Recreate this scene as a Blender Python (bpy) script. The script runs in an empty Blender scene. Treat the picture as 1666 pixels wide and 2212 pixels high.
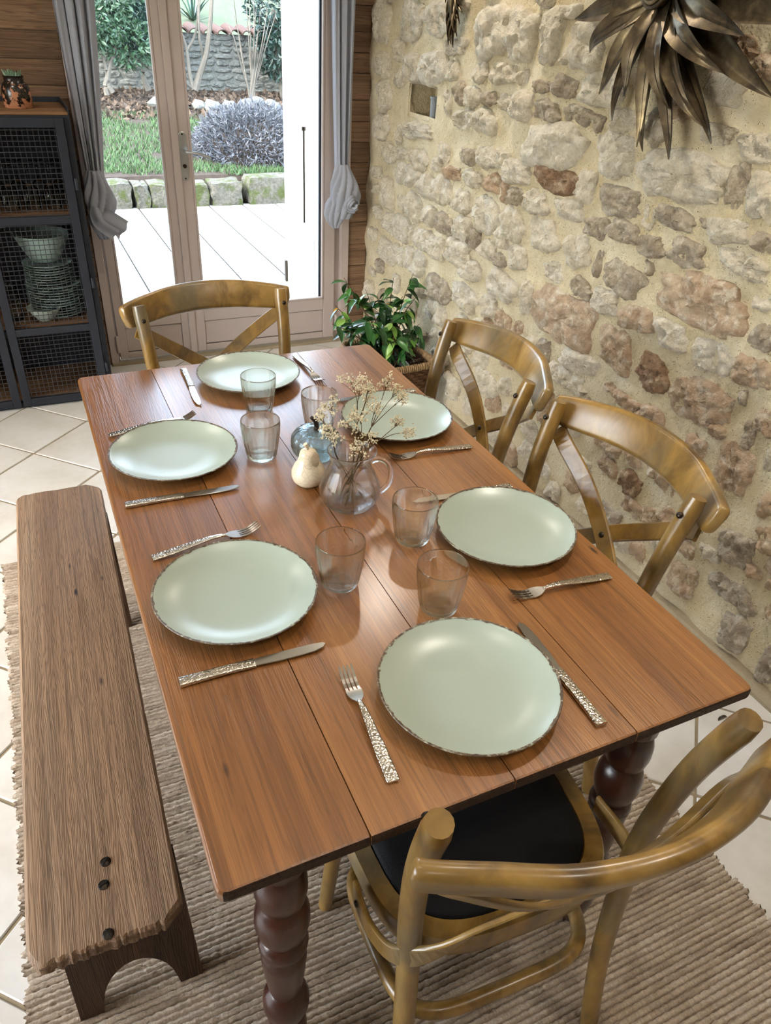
import bpy, bmesh, math, random
from mathutils import Vector, Matrix, noise
PI = math.pi
random.seed(7)
SC = bpy.context.scene
COL = SC.collection

# ---------------------------------------------------------------- camera
FPX, W_IMG, H_IMG = 1598.94, 1666, 2212
def camera():
    yaw, pit, rol = 0.464332, 0.589095, 0.063522
    f = Vector((math.sin(yaw)*math.cos(pit), math.cos(yaw)*math.cos(pit), -math.sin(pit)))
    rt = Vector((math.cos(yaw), -math.sin(yaw), 0)); up = rt.cross(f)
    R = math.cos(rol)*rt + math.sin(rol)*up
    U = -math.sin(rol)*rt + math.cos(rol)*up
    cd = bpy.data.cameras.new('camera'); cam = bpy.data.objects.new('camera', cd); COL.objects.link(cam)
    cd.sensor_fit = 'VERTICAL'; cd.sensor_height = 36.0; cd.lens = FPX/H_IMG*36.0
    cd.clip_start = 0.02; cd.clip_end = 300
    B = -f
    cam.matrix_world = Matrix(((R.x, U.x, B.x, -0.0548553), (R.y, U.y, B.y, -0.4655974), (R.z, U.z, B.z, 1.5827695), (0, 0, 0, 1)))
    SC.camera = cam
camera()

# ---------------------------------------------------------------- world, sun, exposure
wd = bpy.data.worlds.new('world'); SC.world = wd; wd.use_nodes = True
wn = wd.node_tree.nodes; wl = wd.node_tree.links
# bright overcast sky: an even veil of cloud with a little of the clear-sky gradient left in it
sky = wn.new('ShaderNodeTexSky'); sky.sky_type = 'NISHITA'; sky.sun_disc = False
sky.sun_elevation = math.radians(42); sky.sun_rotation = math.radians(250); sky.dust_density = 3.0
mxs = wn.new('ShaderNodeMixRGB'); mxs.inputs[0].default_value = 0.85; mxs.inputs[2].default_value = (0.78, 0.89, 1.0, 1)
wl.new(sky.outputs[0], mxs.inputs[1]); wl.new(mxs.outputs[0], wn['Background'].inputs[0])
wn['Background'].inputs[1].default_value = 9.0
sd = bpy.data.lights.new('sun', 'SUN'); sd.energy = 2.0; sd.angle = math.radians(25); sd.color = (1.0, 0.97, 0.92)
so = bpy.data.objects.new('sun', sd); COL.objects.link(so); so.location = (-4, 2, 9)
so.rotation_euler = Vector((0.75, 0.30, -1.0)).to_track_quat('-Z', 'Y').to_euler()
SC.view_settings.view_transform = 'Standard'; SC.view_settings.look = 'None'
SC.view_settings.gamma = 1.0; SC.view_settings.use_curve_mapping = False
SC.view_settings.exposure = 0.14
LAMP_W = 3.7          # each ceiling downlight
LAMP_COL = (1.0, 0.90, 0.78)

SC.cycles.adaptive_threshold = 0.07; SC.cycles.max_bounces = 8; SC.cycles.diffuse_bounces = 3; SC.cycles.glossy_bounces = 3; SC.cycles.transmission_bounces = 8; SC.cycles.transparent_max_bounces = 10

# ---------------------------------------------------------------- helpers
def lin(h):
    r = []
    for i in (0, 2, 4):
        c = int(h[i:i+2], 16)/255
        r.append(c/12.92 if c <= .04045 else ((c+.055)/1.055)**2.4)
    return (r[0], r[1], r[2], 1)

class Mat:
    def __init__(s, name, rough=.5, metal=0., spec=.5, **kw):
        s.m = bpy.data.materials.new(name); s.m.use_nodes = True
        s.nt = s.m.node_tree; s.b = s.nt.nodes['Principled BSDF']
        s.b.inputs['Roughness'].default_value = rough; s.b.inputs['Metallic'].default_value = metal
        s.b.inputs['Specular IOR Level'].default_value = spec
        for k, v in kw.items(): s.b.inputs[k.replace('_', ' ')].default_value = v
    def n(s, t, **kw):
        x = s.nt.nodes.new('ShaderNode'+t)
        for k, v in kw.items(): setattr(x, k, v)
        return x
    def l(s, a, b): s.nt.links.new(a, b)
    def vec(s, scale=(1, 1, 1), rot=(0, 0, 0), rand=True, kind='Object'):
        tc = s.n('TexCoord'); out = tc.outputs[kind]
        if rand:
            oi = s.n('ObjectInfo'); mu = s.n('MATH' if 0 else 'Math', operation='MULTIPLY'); mu.inputs[1].default_value = 37.0
            s.l(oi.outputs['Random'], mu.inputs[0])
            va = s.n('VectorMath', operation='ADD'); s.l(out, va.inputs[0]); s.l(mu.outputs[0], va.inputs[1]); out = va.outputs[0]
        mp = s.n('Mapping'); mp.inputs['Scale'].default_value = scale; mp.inputs['Rotation'].default_value = rot
        s.l(out, mp.inputs[0]); return mp.outputs[0]
    def noise(s, v, scale=5, detail=4, rough=.5, dist=0):
        x = s.n('TexNoise'); x.inputs['Scale'].default_value = scale; x.inputs['Detail'].default_value = detail
        x.inputs['Roughness'].default_value = rough; x.inputs['Distortion'].default_value = dist
        s.l(v, x.inputs['Vector']); return x.outputs['Fac']
    def vor(s, v, scale=5, feat='F1', out='Distance', rnd=1.0):
        x = s.n('TexVoronoi', feature=feat); x.inputs['Scale'].default_value = scale; x.inputs['Randomness'].default_value = rnd
        s.l(v, x.inputs['Vector']); return x.outputs[out]
    def wave(s, v, scale=5, dist=3, detail=2, dscale=1, dirn='X'):
        x = s.n('TexWave', wave_type='BANDS', bands_direction=dirn, wave_profile='SIN')
        x.inputs['Scale'].default_value = scale; x.inputs['Distortion'].default_value = dist
        x.inputs['Detail'].default_value = detail; x.inputs['Detail Scale'].default_value = dscale
        s.l(v, x.inputs['Vector']); return x.outputs['Fac']
    def ramp(s, f, stops):
        x = s.n('ValToRGB'); e = x.color_ramp.elements
        while len(e) < len(stops): e.new(.5)
        for i, (p, c) in enumerate(stops):
            e[i].position = p
            e[i].color = lin(c) if isinstance(c, str) else ((c, c, c, 1) if isinstance(c, (int, float)) else c)
        s.l(f, x.inputs[0]); return x.outputs[0]
    def mix(s, f, a, b, mode='MIX'):
        x = s.n('MixRGB', blend_type=mode)
        for k, v in ((0, f), (1, a), (2, b)):
            if isinstance(v, str): v = lin(v)
            if isinstance(v, (int, float)): x.inputs[k].default_value = v if k == 0 else (v, v, v, 1)
            elif isinstance(v, tuple): x.inputs[k].default_value = v
            else: s.l(v, x.inputs[k])
        return x.outputs[0]
    def col(s, c):
        if isinstance(c, str): s.b.inputs['Base Color'].default_value = lin(c)
        else: s.l(c, s.b.inputs['Base Color'])
        return s
    def bump(s, h, strength=.3, dist=.01):
        x = s.n('Bump'); x.inputs['Strength'].default_value = strength; x.inputs['Distance'].default_value = dist
        s.l(h, x.inputs['Height']); s.l(x.outputs[0], s.b.inputs['Normal']); return s
    def rough(s, f): s.l(f, s.b.inputs['Roughness']); return s

MATS = {}
def plain(name, c, rough=.5, metal=0, spec=.5, var=.08, vs=30, bump=0, **kw):
    m = Mat(name, rough, metal, spec, **kw); v = m.vec()
    n1 = m.noise(v, vs, 5, .6)
    lo = m.mix(1.0, c, (1-2*var,)*3+(1,), 'MULTIPLY'); hi = m.mix(1.0, c, (1+var,)*3+(1,), 'MULTIPLY')
    m.col(m.mix(n1, lo, hi))
    if bump: m.bump(n1, bump, .004)
    MATS[name] = m.m; return m.m

def wood(name, dark, mid, light, axis='Y', rough=.4, coat=0, fibre=1., knots='2a1a10', knot_amt=1., scale=1., bump=.25, spec=.5, rings=.3):
    def A(k): return {'X': (k, 1, 1), 'Y': (1, k, 1), 'Z': (1, 1, k)}[axis]
    m = Mat(name, rough, 0, spec)
    v = m.vec(A(.04)); vf = m.vec(A(.012))
    big = m.noise(v, 7*scale, 4, .6, .8)
    c = m.ramp(big, [(.28, dark), (.5, mid), (.74, light)])
    # growth rings: thin dark lines that wander into long V shapes
    wv = m.wave(v, 42*scale, 26, 1.5, 2.6, 'X' if axis != 'X' else 'Z')
    c = m.mix(rings, c, m.ramp(wv, [(.0, .45), (.38, 1.0), (1., 1.08)]), 'MULTIPLY')
    fb = m.noise(vf, 190*scale, 3, .6); md = m.noise(vf, 60*scale, 3, .65)
    c = m.mix(.55*fibre, c, m.ramp(fb, [(.34, .45), (.52, 1.0), (.7, 1.12)]), 'MULTIPLY')
    c = m.mix(.45*fibre, c, m.ramp(md, [(.36, .65), (.58, 1.1)]), 'MULTIPLY')
    # worm holes, dents and small dark scars
    v2 = m.vec(A(.3)); sp = m.vor(v2, 30*scale); spn = m.noise(v2, 6, 3)
    mask = m.mix(1.0, m.ramp(sp, [(.06, 1.), (.16, 0.)]), m.ramp(spn, [(.54, 0.), (.64, 1.)]), 'MULTIPLY')
    v3 = m.vec(A(.55)); k2 = m.mix(1.0, m.ramp(m.noise(v3, 18, 5, .75, 1.5), [(.66, 0.), (.76, .7)]), m.ramp(m.noise(v3, 3.3, 2), [(.55, 0.), (.68, 1.)]), 'MULTIPLY')
    mask = m.mix(1.0, mask, k2, 'ADD')
    c = m.mix(m.mix(1.0, mask, (knot_amt,)*3+(1,), 'MULTIPLY'), c, knots)
    m.col(c)
    m.bump(m.mix(.4, fb, wv), bump, .0018)
    rg_ = m.n('MapRange'); rg_.inputs[3].default_value = rough*.75; rg_.inputs[4].default_value = min(1, rough*1.35); m.l(big, rg_.inputs[0]); m.rough(rg_.outputs[0])
    if coat:
        m.b.inputs['Coat Weight'].default_value = coat; m.b.inputs['Coat Roughness'].default_value = .22
    MATS[name] = m.m; return m.m

def mesh(name, v, f, smooth=False):
    me = bpy.data.meshes.new(name); me.from_pydata([tuple(p) for p in v], [], f); me.update()
    if smooth:
        me.polygons.foreach_set('use_smooth', [True]*len(me.polygons)); me.set_sharp_from_angle(angle=math.radians(50))
    return me
def obj(name, me, mat=None, parent=None, loc=None, rot=None, **props):
    if isinstance(me, tuple): me = mesh(name, me[0], me[1], me[2] if len(me) > 2 else False)
    o = bpy.data.objects.new(name, me); COL.objects.link(o)
    if mat is not None and len(me.materials) == 0: me.materials.append(MATS[mat] if isinstance(mat, str) else mat)
    if parent is not None: o.parent = parent
    if loc is not None: o.location = loc
    if rot is not None: o.rotation_euler = rot
    for k, p in props.items(): o[k] = p
    return o
def empty(name, loc=(0, 0, 0), rz=0, **props):
    o = bpy.data.objects.new(name, None); COL.objects.link(o); o.empty_display_size = .05
    o.location = loc; o.rotation_euler = (0, 0, rz)
    for k, p in props.items(): o[k] = p
    return o
def dup(root, parent=None, **props):
    c = root.copy(); COL.objects.link(c)
    if parent is not None: c.parent = parent
    for ch in list(root.children): dup(ch, c)
    for k, p in props.items(): c[k] = p
    return c
def join(*parts):
    V, F = [], []
    for v, f in [p[:2] for p in parts]:
        o = len(V); V += [tuple(q) for q in v]; F += [tuple(i+o for i in t) for t in f]
    return V, F
def tr(vf, loc=(0, 0, 0), rot=None, sc=None):
    M = Matrix.Translation(loc)
    if rot is not None: M = M @ Matrix.Rotation(rot[2], 4, 'Z') @ Matrix.Rotation(rot[1], 4, 'Y') @ Matrix.Rotation(rot[0], 4, 'X')
    if sc is not None: M = M @ Matrix.Diagonal((*sc, 1))
    return [tuple(M @ Vector(p)) for p in vf[0]], vf[1]
def box(x0, x1, y0, y1, z0, z1):
    v = [(x, y, z) for z in (z0, z1) for y in (y0, y1) for x in (x0, x1)]
    return v, [(0, 2, 3, 1), (4, 5, 7, 6), (0, 1, 5, 4), (2, 6, 7, 3), (0, 4, 6, 2), (1, 3, 7, 5)]
def bbox(x0, x1, y0, y1, z0, z1, bev=.003, seg=2):
    me = bpy.data.meshes.new('b'); bm = bmesh.new(); v, f = box(x0, x1, y0, y1, z0, z1)
    vs = [bm.verts.new(p) for p in v]
    for t in f: bm.faces.new([vs[i] for i in t])
    bmesh.ops.bevel(bm, geom=list(bm.edges), offset=bev, segments=seg, profile=.5, affect='EDGES')
    bm.verts.index_update()
    V = [tuple(q.co) for q in bm.verts]; F = [tuple(q.index for q in t.verts) for t in bm.faces]
    bm.free(); bpy.data.meshes.remove(me); return V, F
def prism(out, z0, z1, bev=0):
    """extrude polygon outline (list of xy) from z0 to z1, optional small chamfer on top rim"""
    n = len(out); V = []; F = []
    rings = [(z0, 0.)]
    if bev: rings += [(z1-bev, 0.), (z1-bev*.3, bev*.35), (z1, bev)]
    else: rings += [(z1, 0.)]
    cx = sum(p[0] for p in out)/n; cy = sum(p[1] for p in out)/n
    for z, ins in rings:
        for x, y in out:
            d = math.hypot(x-cx, y-cy) or 1
            V.append((x-(x-cx)/d*ins, y-(y-cy)/d*ins, z))
    for r in range(len(rings)-1):
        for i in range(n):
            j = (i+1) % n; F.append((r*n+i, r*n+j, (r+1)*n+j, (r+1)*n+i))
    F.append(tuple(range((len(rings)-1)*n, len(rings)*n))); F.append(tuple(reversed(range(n))))
    return V, F
def lathe(prof, n=24, mod=None, close=False):
    """prof list of (r,z); mod(r,z,theta,i)->r"""
    V = []; F = []; m = len(prof)
    for i, (r, z) in enumerate(prof):
        for k in range(n):
            t = 2*PI*k/n; rr = mod(r, z, t, i) if mod else r
            V.append((rr*math.cos(t), rr*math.sin(t), z))
    for i in range(m-1+(1 if close else 0)):
        a = i*n; b = ((i+1) % m)*n
        for k in range(n):
            j = (k+1) % n; F.append((a+k, a+j, b+j, b+k))
    if not close:
        if prof[0][0] > 1e-6: F.append(tuple(reversed(range(n))))
        if prof[-1][0] > 1e-6: F.append(tuple(range((m-1)*n, m*n)))
    return V, F
def cat(P, n):
    """catmull-rom resample of points to ~n per span"""
    P = [Vector(p) for p in P]; Q = [2*P[0]-P[1]]+P+[2*P[-1]-P[-2]]; out = []
    for i in range(1, len(Q)-2):
        a, b, c, d = Q[i-1:i+3]
        for k in range(n):
            t = k/n
            out.append(.5*((2*b)+(c-a)*t+(2*a-5*b+4*c-d)*t*t+(3*b-a-3*c+d)*t**3))
    out.append(P[-1]); return out
def sweep(path, sec, up=(0, 0, 1), closed=False, capped=True):
    """sec(i,t)->list of (side,up) offsets"""
    P = [Vector(p) for p in path]; n = len(P); V = []; F = []; upv = up if callable(up) else Vector(up); m = None
    for i in range(n):
        if closed: T = P[(i+1) % n]-P[i-1]
        else: T = P[min(i+1, n-1)]-P[max(i-1, 0)]
        T.normalize(); u = upv(i/(n-1)) if callable(upv) else upv
        S = T.cross(u)
        if S.length < 1e-4: S = T.cross(Vector((0, 1, 0)))
        S.normalize(); U = S.cross(T).normalized()
        pts = sec(i, i/(n-1)) if callable(sec) else sec
        m = len(pts)
        for a, b in pts: V.append(tuple(P[i]+S*a+U*b))
    for i in range(n-1+(1 if closed else 0)):
        a = i*m; b = ((i+1) % n)*m
        for k in range(m):
            j = (k+1) % m; F.append((a+k, b+k, b+j, a+j))
    if capped and not closed:
        F.append(tuple(range(m))); F.append(tuple(reversed(range((n-1)*m, n*m))))
    return V, F
def circ(r, n=10, rb=None): return [(r*math.cos(2*PI*k/n), (rb or r)*math.sin(2*PI*k/n)) for k in range(n)]
def rrect(a, b, r, k=3):
    out = []
    for cx, cy, t0 in ((a-r, b-r, 0), (-a+r, b-r, PI/2), (-a+r, -b+r, PI), (a-r, -b+r, 1.5*PI)):
        for i in range(k+1): t = t0+PI/2*i/k; out.append((cx+r*math.cos(t), cy+r*math.sin(t)))
    return out
def tube(path, r, n=8, closed=False): 
    return sweep(path, (lambda i, t: circ(r(t), n)) if callable(r) else circ(r, n), closed=closed)
def nz(x, y, z, s=1.): return noise.noise(Vector((x*s, y*s, z*s)))
def blob(c, r, n=10, m=6, sc=(1, 1, 1), lump=0, seed=0):
    prof = [(r*math.sin(PI*i/m), -r*math.cos(PI*i/m)) for i in range(m+1)]
    V, F = lathe([(max(a, 1e-5), z) for a, z in prof], n)
    out = []
    for p in V:
        k = 1+lump*nz(p[0]/r*1.3+seed, p[1]/r*1.3, p[2]/r*1.3)
        out.append((c[0]+p[0]*sc[0]*k, c[1]+p[1]*sc[1]*k, c[2]+p[2]*sc[2]*k))
    return out, F

# ---------------------------------------------------------------- materials
wood('table_wood', '643e20', '8d5a2c', 'ac773f', 'Y', .32, .8, .9, '24120a', .9, 1., .22, .5, .28)
wood('bench_wood', '654b36', '8f7157', 'ae9276', 'Y', .55, 0, 1.1, '2b2328', 1., 1.1, .5, .35, .5)
wood('bench_leg_wood', '2c1c10', '432c19', '553a22', 'Z', .6, 0, 1, '120b06', .8, 1., .5, .35, .3)
wood('plank_wood', '5c4432', '82654c', '9f8266', 'X', .6, 0, 1.0, '25150b', .7, .6, .4, .3, .55)
wood('shelf_wood', '5a3f29', '7d5a3c', '9a7651', 'X', .6, 0, 1, '25150b', .6, 1., .3, .3, .3)
wood('leg_wood', '1e0c07', '35160c', '4a2212', 'Z', .28, .3, .7, '120603', .6, 1., .1, .5, .15)
def chair_wood():
    m = Mat('chair_wood', .33, 0, .5)
    v = m.vec((1, 1, .5)); a = m.noise(v, 11, 4, .6, .8); b = m.noise(v, 60, 3, .6)
    c = m.ramp(a, [(.3, '523c1d'), (.45, '7c5e2b'), (.6, '9a773a'), (.75, 'a98b55')])
    g = m.noise(m.vec((1, 1, .6)), 5.5, 3, .6, .5)
    c = m.mix(m.ramp(g, [(.50, 0.), (.68, .65)]), c, '716853')
    c = m.mix(.3, c, m.ramp(b, [(.3, .6), (.65, 1.1)]), 'MULTIPLY')
    m.col(c).bump(b, .08, .001); m.b.inputs['Coat Weight'].default_value = .35; m.b.inputs['Coat Roughness'].default_value = .2
    MATS['chair_wood'] = m.m
chair_wood()
plain('seat_black', '0b0a0b', .75, 0, .3, .3, 300, .3)
plain('rivet', '3a332c', .35, .9, .5)
plain('celadon', 'a8b4a6', .29, 0, .5, .03, 14)
plain('celadon_dark', '9fb4ab', .36, 0, .5, .05, 14)
def rimmat():
    m = Mat('plate_rim', .5, 0, .4); v = m.vec((1, 1, 1)); a = m.noise(v, 120, 3, .7)
    m.col(m.ramp(a, [(.42, '4a3a2b'), (.55, '6d5b47'), (.66, 'a8aa97')])); MATS['plate_rim'] = m.m
rimmat()
def steel():
    m = Mat('steel', .22, 1., .5); m.col('c9c5bf'); MATS['steel'] = m.m
    m = Mat('steel_hammered', .2, 1., .5); m.col('cfc8be'); v = m.vec(rand=False)
    m.bump(m.vor(v, 330, 'SMOOTH_F1'), .75, .0012); MATS['steel_hammered'] = m.m
steel()
def glass(name, c, ior=1.45, clear=.5):
    m = bpy.data.materials.new(name); m.use_nodes = True; nt = m.node_tree; nt.nodes.clear()
    o = nt.nodes.new('ShaderNodeOutputMaterial'); g = nt.nodes.new('ShaderNodeBsdfGlass'); t = nt.nodes.new('ShaderNodeBsdfTransparent'); x = nt.nodes.new('ShaderNodeMixShader')
    g.inputs['Color'].default_value = c; g.inputs['IOR'].default_value = ior; g.inputs['Roughness'].default_value = 0.; t.inputs[0].default_value = c
    x.inputs[0].default_value = clear; nt.links.new(g.outputs[0], x.inputs[1]); nt.links.new(t.outputs[0], x.inputs[2]); nt.links.new(x.outputs[0], o.inputs[0]); MATS[name] = m
def thin_glass(name, tint=(.97, .985, .99, 1), refl=1.0):
    m = bpy.data.materials.new(name); m.use_nodes = True; nt = m.node_tree; nt.nodes.clear()
    o = nt.nodes.new('ShaderNodeOutputMaterial'); t = nt.nodes.new('ShaderNodeBsdfTransparent'); g = nt.nodes.new('ShaderNodeBsdfGlossy')
    t.inputs[0].default_value = tint; g.inputs['Roughness'].default_value = .01
    fr = nt.nodes.new('ShaderNodeFresnel'); fr.inputs[0].default_value = 1.35
    mx = nt.nodes.new('ShaderNodeMixShader'); nt.links.new(fr.outputs[0], mx.inputs[0])
    nt.links.new(t.outputs[0], mx.inputs[1]); nt.links.new(g.outputs[0], mx.inputs[2]); nt.links.new(mx.outputs[0], o.inputs[0]); MATS[name] = m
glass('glass_tumbler', (.985, .995, .975, 1), 1.38, .28); glass('glass_clear', (.985, .99, .99, 1), 1.38, .3); glass('glass_blue', (.90, .97, .99, 1), 1.4, .4)
thin_glass('pane_glass'); thin_glass('cabinet_glass', (.9, .93, .93, 1))
def crackle():
    m = Mat('crackle_glaze', .12, 0, .5); v = m.vec(rand=False)
    e = m.vor(v, 75, 'DISTANCE_TO_EDGE'); c = m.mix(m.ramp(e, [(.0, .5), (.03, 0.)]), 'e6d6bb', '8c7a62')
    m.col(c); MATS['crackle_glaze'] = m.m
crackle()
def stone(name, a, b, c, wash):
    m = Mat(name, .9, 0, .25); v = m.vec()
    n1 = m.noise(v, 16, 5, .65, .4); n2 = m.noise(v, 55, 5, .7); n3 = m.vor(v, 90)
    k = m.ramp(n1, [(.3, a), (.5, b), (.7, c)])
    k = m.mix(m.ramp(m.noise(v, 30, 4, .6), [(.52, 0.), (.66, .85)]), k, wash)
    k = m.mix(.5, k, m.ramp(n2, [(.34, .68), (.55, 1.04), (.7, 1.12)]), 'MULTIPLY')
    m.col(k); m.bump(m.mix(.4, n2, m.noise(v, 26, 5, .7)), 1.0, .030); MATS[name] = m.m
stone('stone_pale', 'c6b99f', 'd9cdb6', 'e3d9c5', 'e8dfcd')
stone('stone_pink', 'a68c70', 'bea488', 'ceb89c', 'ddd1bc')
stone('stone_grey', '9a8b78', 'b1a28d', 'c4b7a1', 'd6cbb6')
stone('stone_red', '80614a', '95775d', 'ab8f72', 'bfa98c')
stone('garden_stone', '6b6e6a', '84867f', '94948a', '9c9c92')
def mortar():
    m = Mat('mortar', .92, 0, .2); v = m.vec(rand=False)
    n1 = m.noise(v, 6, 4, .6); n2 = m.noise(v, 90, 4, .7)
    k = m.ramp(n1, [(.3, 'cab892'), (.55, 'd9caa9'), (.75, 'e3d8be')])
    sp = m.vor(v, 170); sn = m.noise(v, 60, 2)
    mask = m.mix(1.0, m.ramp(sp, [(.16, 1.), (.30, 0.)]), m.ramp(sn, [(.52, 0.), (.62, 1.)]), 'MULTIPLY')
    k = m.mix(mask, k, '5d4a33'); m.col(k); m.bump(m.mix(.5, n2, m.noise(v, 22, 5, .7)), 1.0, .022); MATS['mortar'] = m.m
mortar()
def tile():
    m = Mat('floor_tile', .38, 0, .45); v = m.vec()
    n1 = m.noise(v, 3.5, 4, .6); n2 = m.noise(v, 40, 4, .6)
    k = m.ramp(n1, [(.3, 'c3bdb1'), (.55, 'd2cec6'), (.75, 'dad8d4')])
    m.col(m.mix(.2, k, m.ramp(n2, [(.3, .8), (.6, 1.03)]), 'MULTIPLY')); m.bump(n2, .08, .002); MATS['floor_tile'] = m.m
tile()
plain('grout', '9a8b72', .9, 0, .2, .15, 60)
plain('white_paint', 'dcd6cc', .6, 0, .3, .03, 5)
plain('door_paint', 'b5a69e', .42, 0, .4, .05, 8)
plain('door_gap', '4a413a', .8, 0, .2)
plain('curtain_cloth', '9c9fa9', .85, 0, .2, .05, 90, .15, Sheen_Weight=.2)
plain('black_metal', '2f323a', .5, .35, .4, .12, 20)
plain('mesh_wire', '4c4d52', .45, .7, .4, .1, 20)
plain('bright_metal', 'b9bbbd', .3, .9, .5)
plain('pipe_grey', '8f959c', .55, 0, .4)
plain('basket_strand', '5d3e22', .75, 0, .3, .45, 120, .4)
plain('basket_rim', '9a7d58', .75, 0, .3, .45, 110, .6)
plain('pot_white', 'e0dfda', .4, 0, .5)
plain('soil', '2c2017', .95, 0, .1, .3, 80)
plain('stem_brown', '5a4730', .8, 0, .2)
plain('dry_stem', '5c4a30', .8, 0, .2, .2, 60)
plain('dry_blossom', 'e6dabb', .85, 0, .2, .25, 200)
plain('dark_stalk', '2a1f18', .5, 0, .4)
plain('render_white', 'f0eee8', .7, 0, .3, .02, 4)
plain('terrace_tile', '85837c', .6, 0, .3, .04, 6)
plain('terrace_grout', '1f1e1a', .9, 0, .2)
plain('terracotta', '6b5148', .8, 0, .2, .25, 25)
plain('bark', '8b8478', .9, 0, .2, .25, 30, .4)
plain('soil_bed', '5a5048', .95, 0, .1, .35, 20, .5)
plain('dead_leaf', '7a6858', .9, 0, .2, .4, 3)
plain('hill_grass', '6d7a62', .9, 0, .2, .25, 2)
plain('roof_plaster', 'e5dccb', .8, 0, .2)
def leafmat(name, a, b, c, rough=.4, trans=.25):
    m = Mat(name, rough, 0, .5); v = m.vec((1, 1, 1)); oi = m.n('ObjectInfo')
    n1 = m.noise(v, 24, 2); k = m.ramp(m.mix(.6, n1, oi.outputs['Random']), [(.25, a), (.55, b), (.85, c)])
    m.col(k); MATS[name] = m.m
leafmat('plant_leaf', '1c3d1c', '2c5a2a', '4d7d3a', .3); leafmat('plant_leaf_light', '5d8f3c', '78a84a', '9abb60', .35)
leafmat('evergreen_leaf', '33523c', '4f7450', '7d9a72', .4); leafmat('dark_leaf', '2c4a40', '42685a', '678c78', .4)
leafmat('lavender_leaf', '6a6e76', '8e929a', 'b0b4ba', .8); leafmat('grass_blade', '3d622e', '53783c', '6e8e4f', .7)
leafmat('succulent', '5e7a64', '7d9a80', '9bb598', .6); leafmat('yellow_leaf', 'c08a1e', 'd09a28', 'd8a838', .4)
def bronze():
    m = Mat('aged_bronze', .38, .75, .5); v = m.vec((1, 1, 1)); n1 = m.noise(v, 14, 4, .65, .5); n2 = m.noise(v, 70, 3, .6)
    k = m.ramp(n1, [(.3, '3a3228'), (.5, '635643'), (.68, '857558'), (.82, 'b5a27a')])
    m.col(k); m.bump(n2, .15, .002); MATS['aged_bronze'] = m.m
bronze()
def jug():
    m = Mat('speckled_glaze', .25, 0, .5); v = m.vec(rand=False)
    n1 = m.noise(v, 45, 4, .65); sx = m.n('SeparateXYZ'); m.l(v, sx.inputs[0])
    ml = m.n('Math', operation='MULTIPLY_ADD'); ml.inputs[1].default_value = 2.6; ml.inputs[2].default_value = -.07; m.l(sx.outputs[2], ml.inputs[0])
    ad = m.n('Math', operation='ADD'); m.l(n1, ad.inputs[0]); m.l(ml.outputs[0], ad.inputs[1])
    m.col(m.ramp(ad.outputs[0], [(.50, 'b07858'), (.56, '1d1712'), (1., '221a14')])); MATS['speckled_glaze'] = m.m
jug()
def rugmat():
    m = Mat('jute', .95, 0, .15); v = m.vec((1, 1, 1)); a = m.noise(v, 9, 3); b = m.noise(m.vec((1, .2, 1)), 260, 3, .7)
    k = m.ramp(a, [(.3, '9a8977'), (.5, 'b3a28f'), (.72, 'c4b6a5')])
    m.col(m.mix(.6, k, m.ramp(b, [(.3, .5), (.62, 1.12)]), 'MULTIPLY')); m.bump(b, .6, .003); MATS['jute'] = m.m
rugmat()

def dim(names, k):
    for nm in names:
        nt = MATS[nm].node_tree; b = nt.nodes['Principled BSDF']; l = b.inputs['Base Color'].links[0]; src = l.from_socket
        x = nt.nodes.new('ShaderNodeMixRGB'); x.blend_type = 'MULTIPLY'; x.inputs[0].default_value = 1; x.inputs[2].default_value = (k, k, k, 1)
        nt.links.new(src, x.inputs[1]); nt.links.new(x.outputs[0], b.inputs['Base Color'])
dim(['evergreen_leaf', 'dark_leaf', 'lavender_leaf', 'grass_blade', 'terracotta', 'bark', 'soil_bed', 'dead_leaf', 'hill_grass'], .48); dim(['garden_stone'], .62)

# ================================================================ STRUCTURE
WX = 1.645      # mean plane of the stone wall
DY = 3.40       # inner face of the door wall
# --- floor with diagonal tiles
fl = obj('floor', box(-2.6, WX+.02, -2.6, DY+.3, -.08, -.004), 'grout', kind='structure')
TS = .330
tile_me = mesh('floor_tile', *bbox(-TS/2+.004, TS/2-.004, -TS/2+.004, TS/2-.004, -.012, 0, .0025, 1)); tile_me.materials.append(MATS['floor_tile'])
ct = Vector((-.19, 2.555)); e1 = Vector((.7071, -.7071)); e2 = Vector((.7071, .7071))
def clip_poly(P, xmin, xmax, ymin, ymax):
    for ax, val, sg in ((0, xmin, 1), (0, xmax, -1), (1, ymin, 1), (1, ymax, -1)):
        out = []
        for i in range(len(P)):
            a, b = P[i-1], P[i]; da = (a[ax]-val)*sg; db = (b[ax]-val)*sg
            if (da >= 0) != (db >= 0): t = da/(da-db); out.append((a[0]+(b[0]-a[0])*t, a[1]+(b[1]-a[1])*t))
            if db >= 0: out.append(b)
        P = out
        if not P: return P
    return P
for i in range(-16, 17):
    for j in range(-16, 17):
        c = ct + e1*TS*(i+.5) + e2*TS*(j+.5)
        x0, x1, y0, y1 = -2.55, WX-.035, -1.5, DY
        r = TS*.7071
        if c.x < x0-r or c.x > x1+r or c.y < y0-r or c.y > y1+r: continue
        if c.x < -1.6: continue
        if c.x-r > x0 and c.x+r < x1 and c.y-r > y0 and c.y+r < y1:
            obj('floor_tile', tile_me, None, fl, (c.x, c.y, 0), (0, 0, PI/4))
        else:
            h = TS/2-.004
            P = [tuple(c+e1*a*h+e2*b*h) for a, b in ((-1, -1), (1, -1), (1, 1), (-1, 1))]
            P = clip_poly(P, x0, x1, y0, y1)
            if len(P) >= 3: obj('floor_tile', prism(P, -.012, 0), 'floor_tile', fl)

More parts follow.
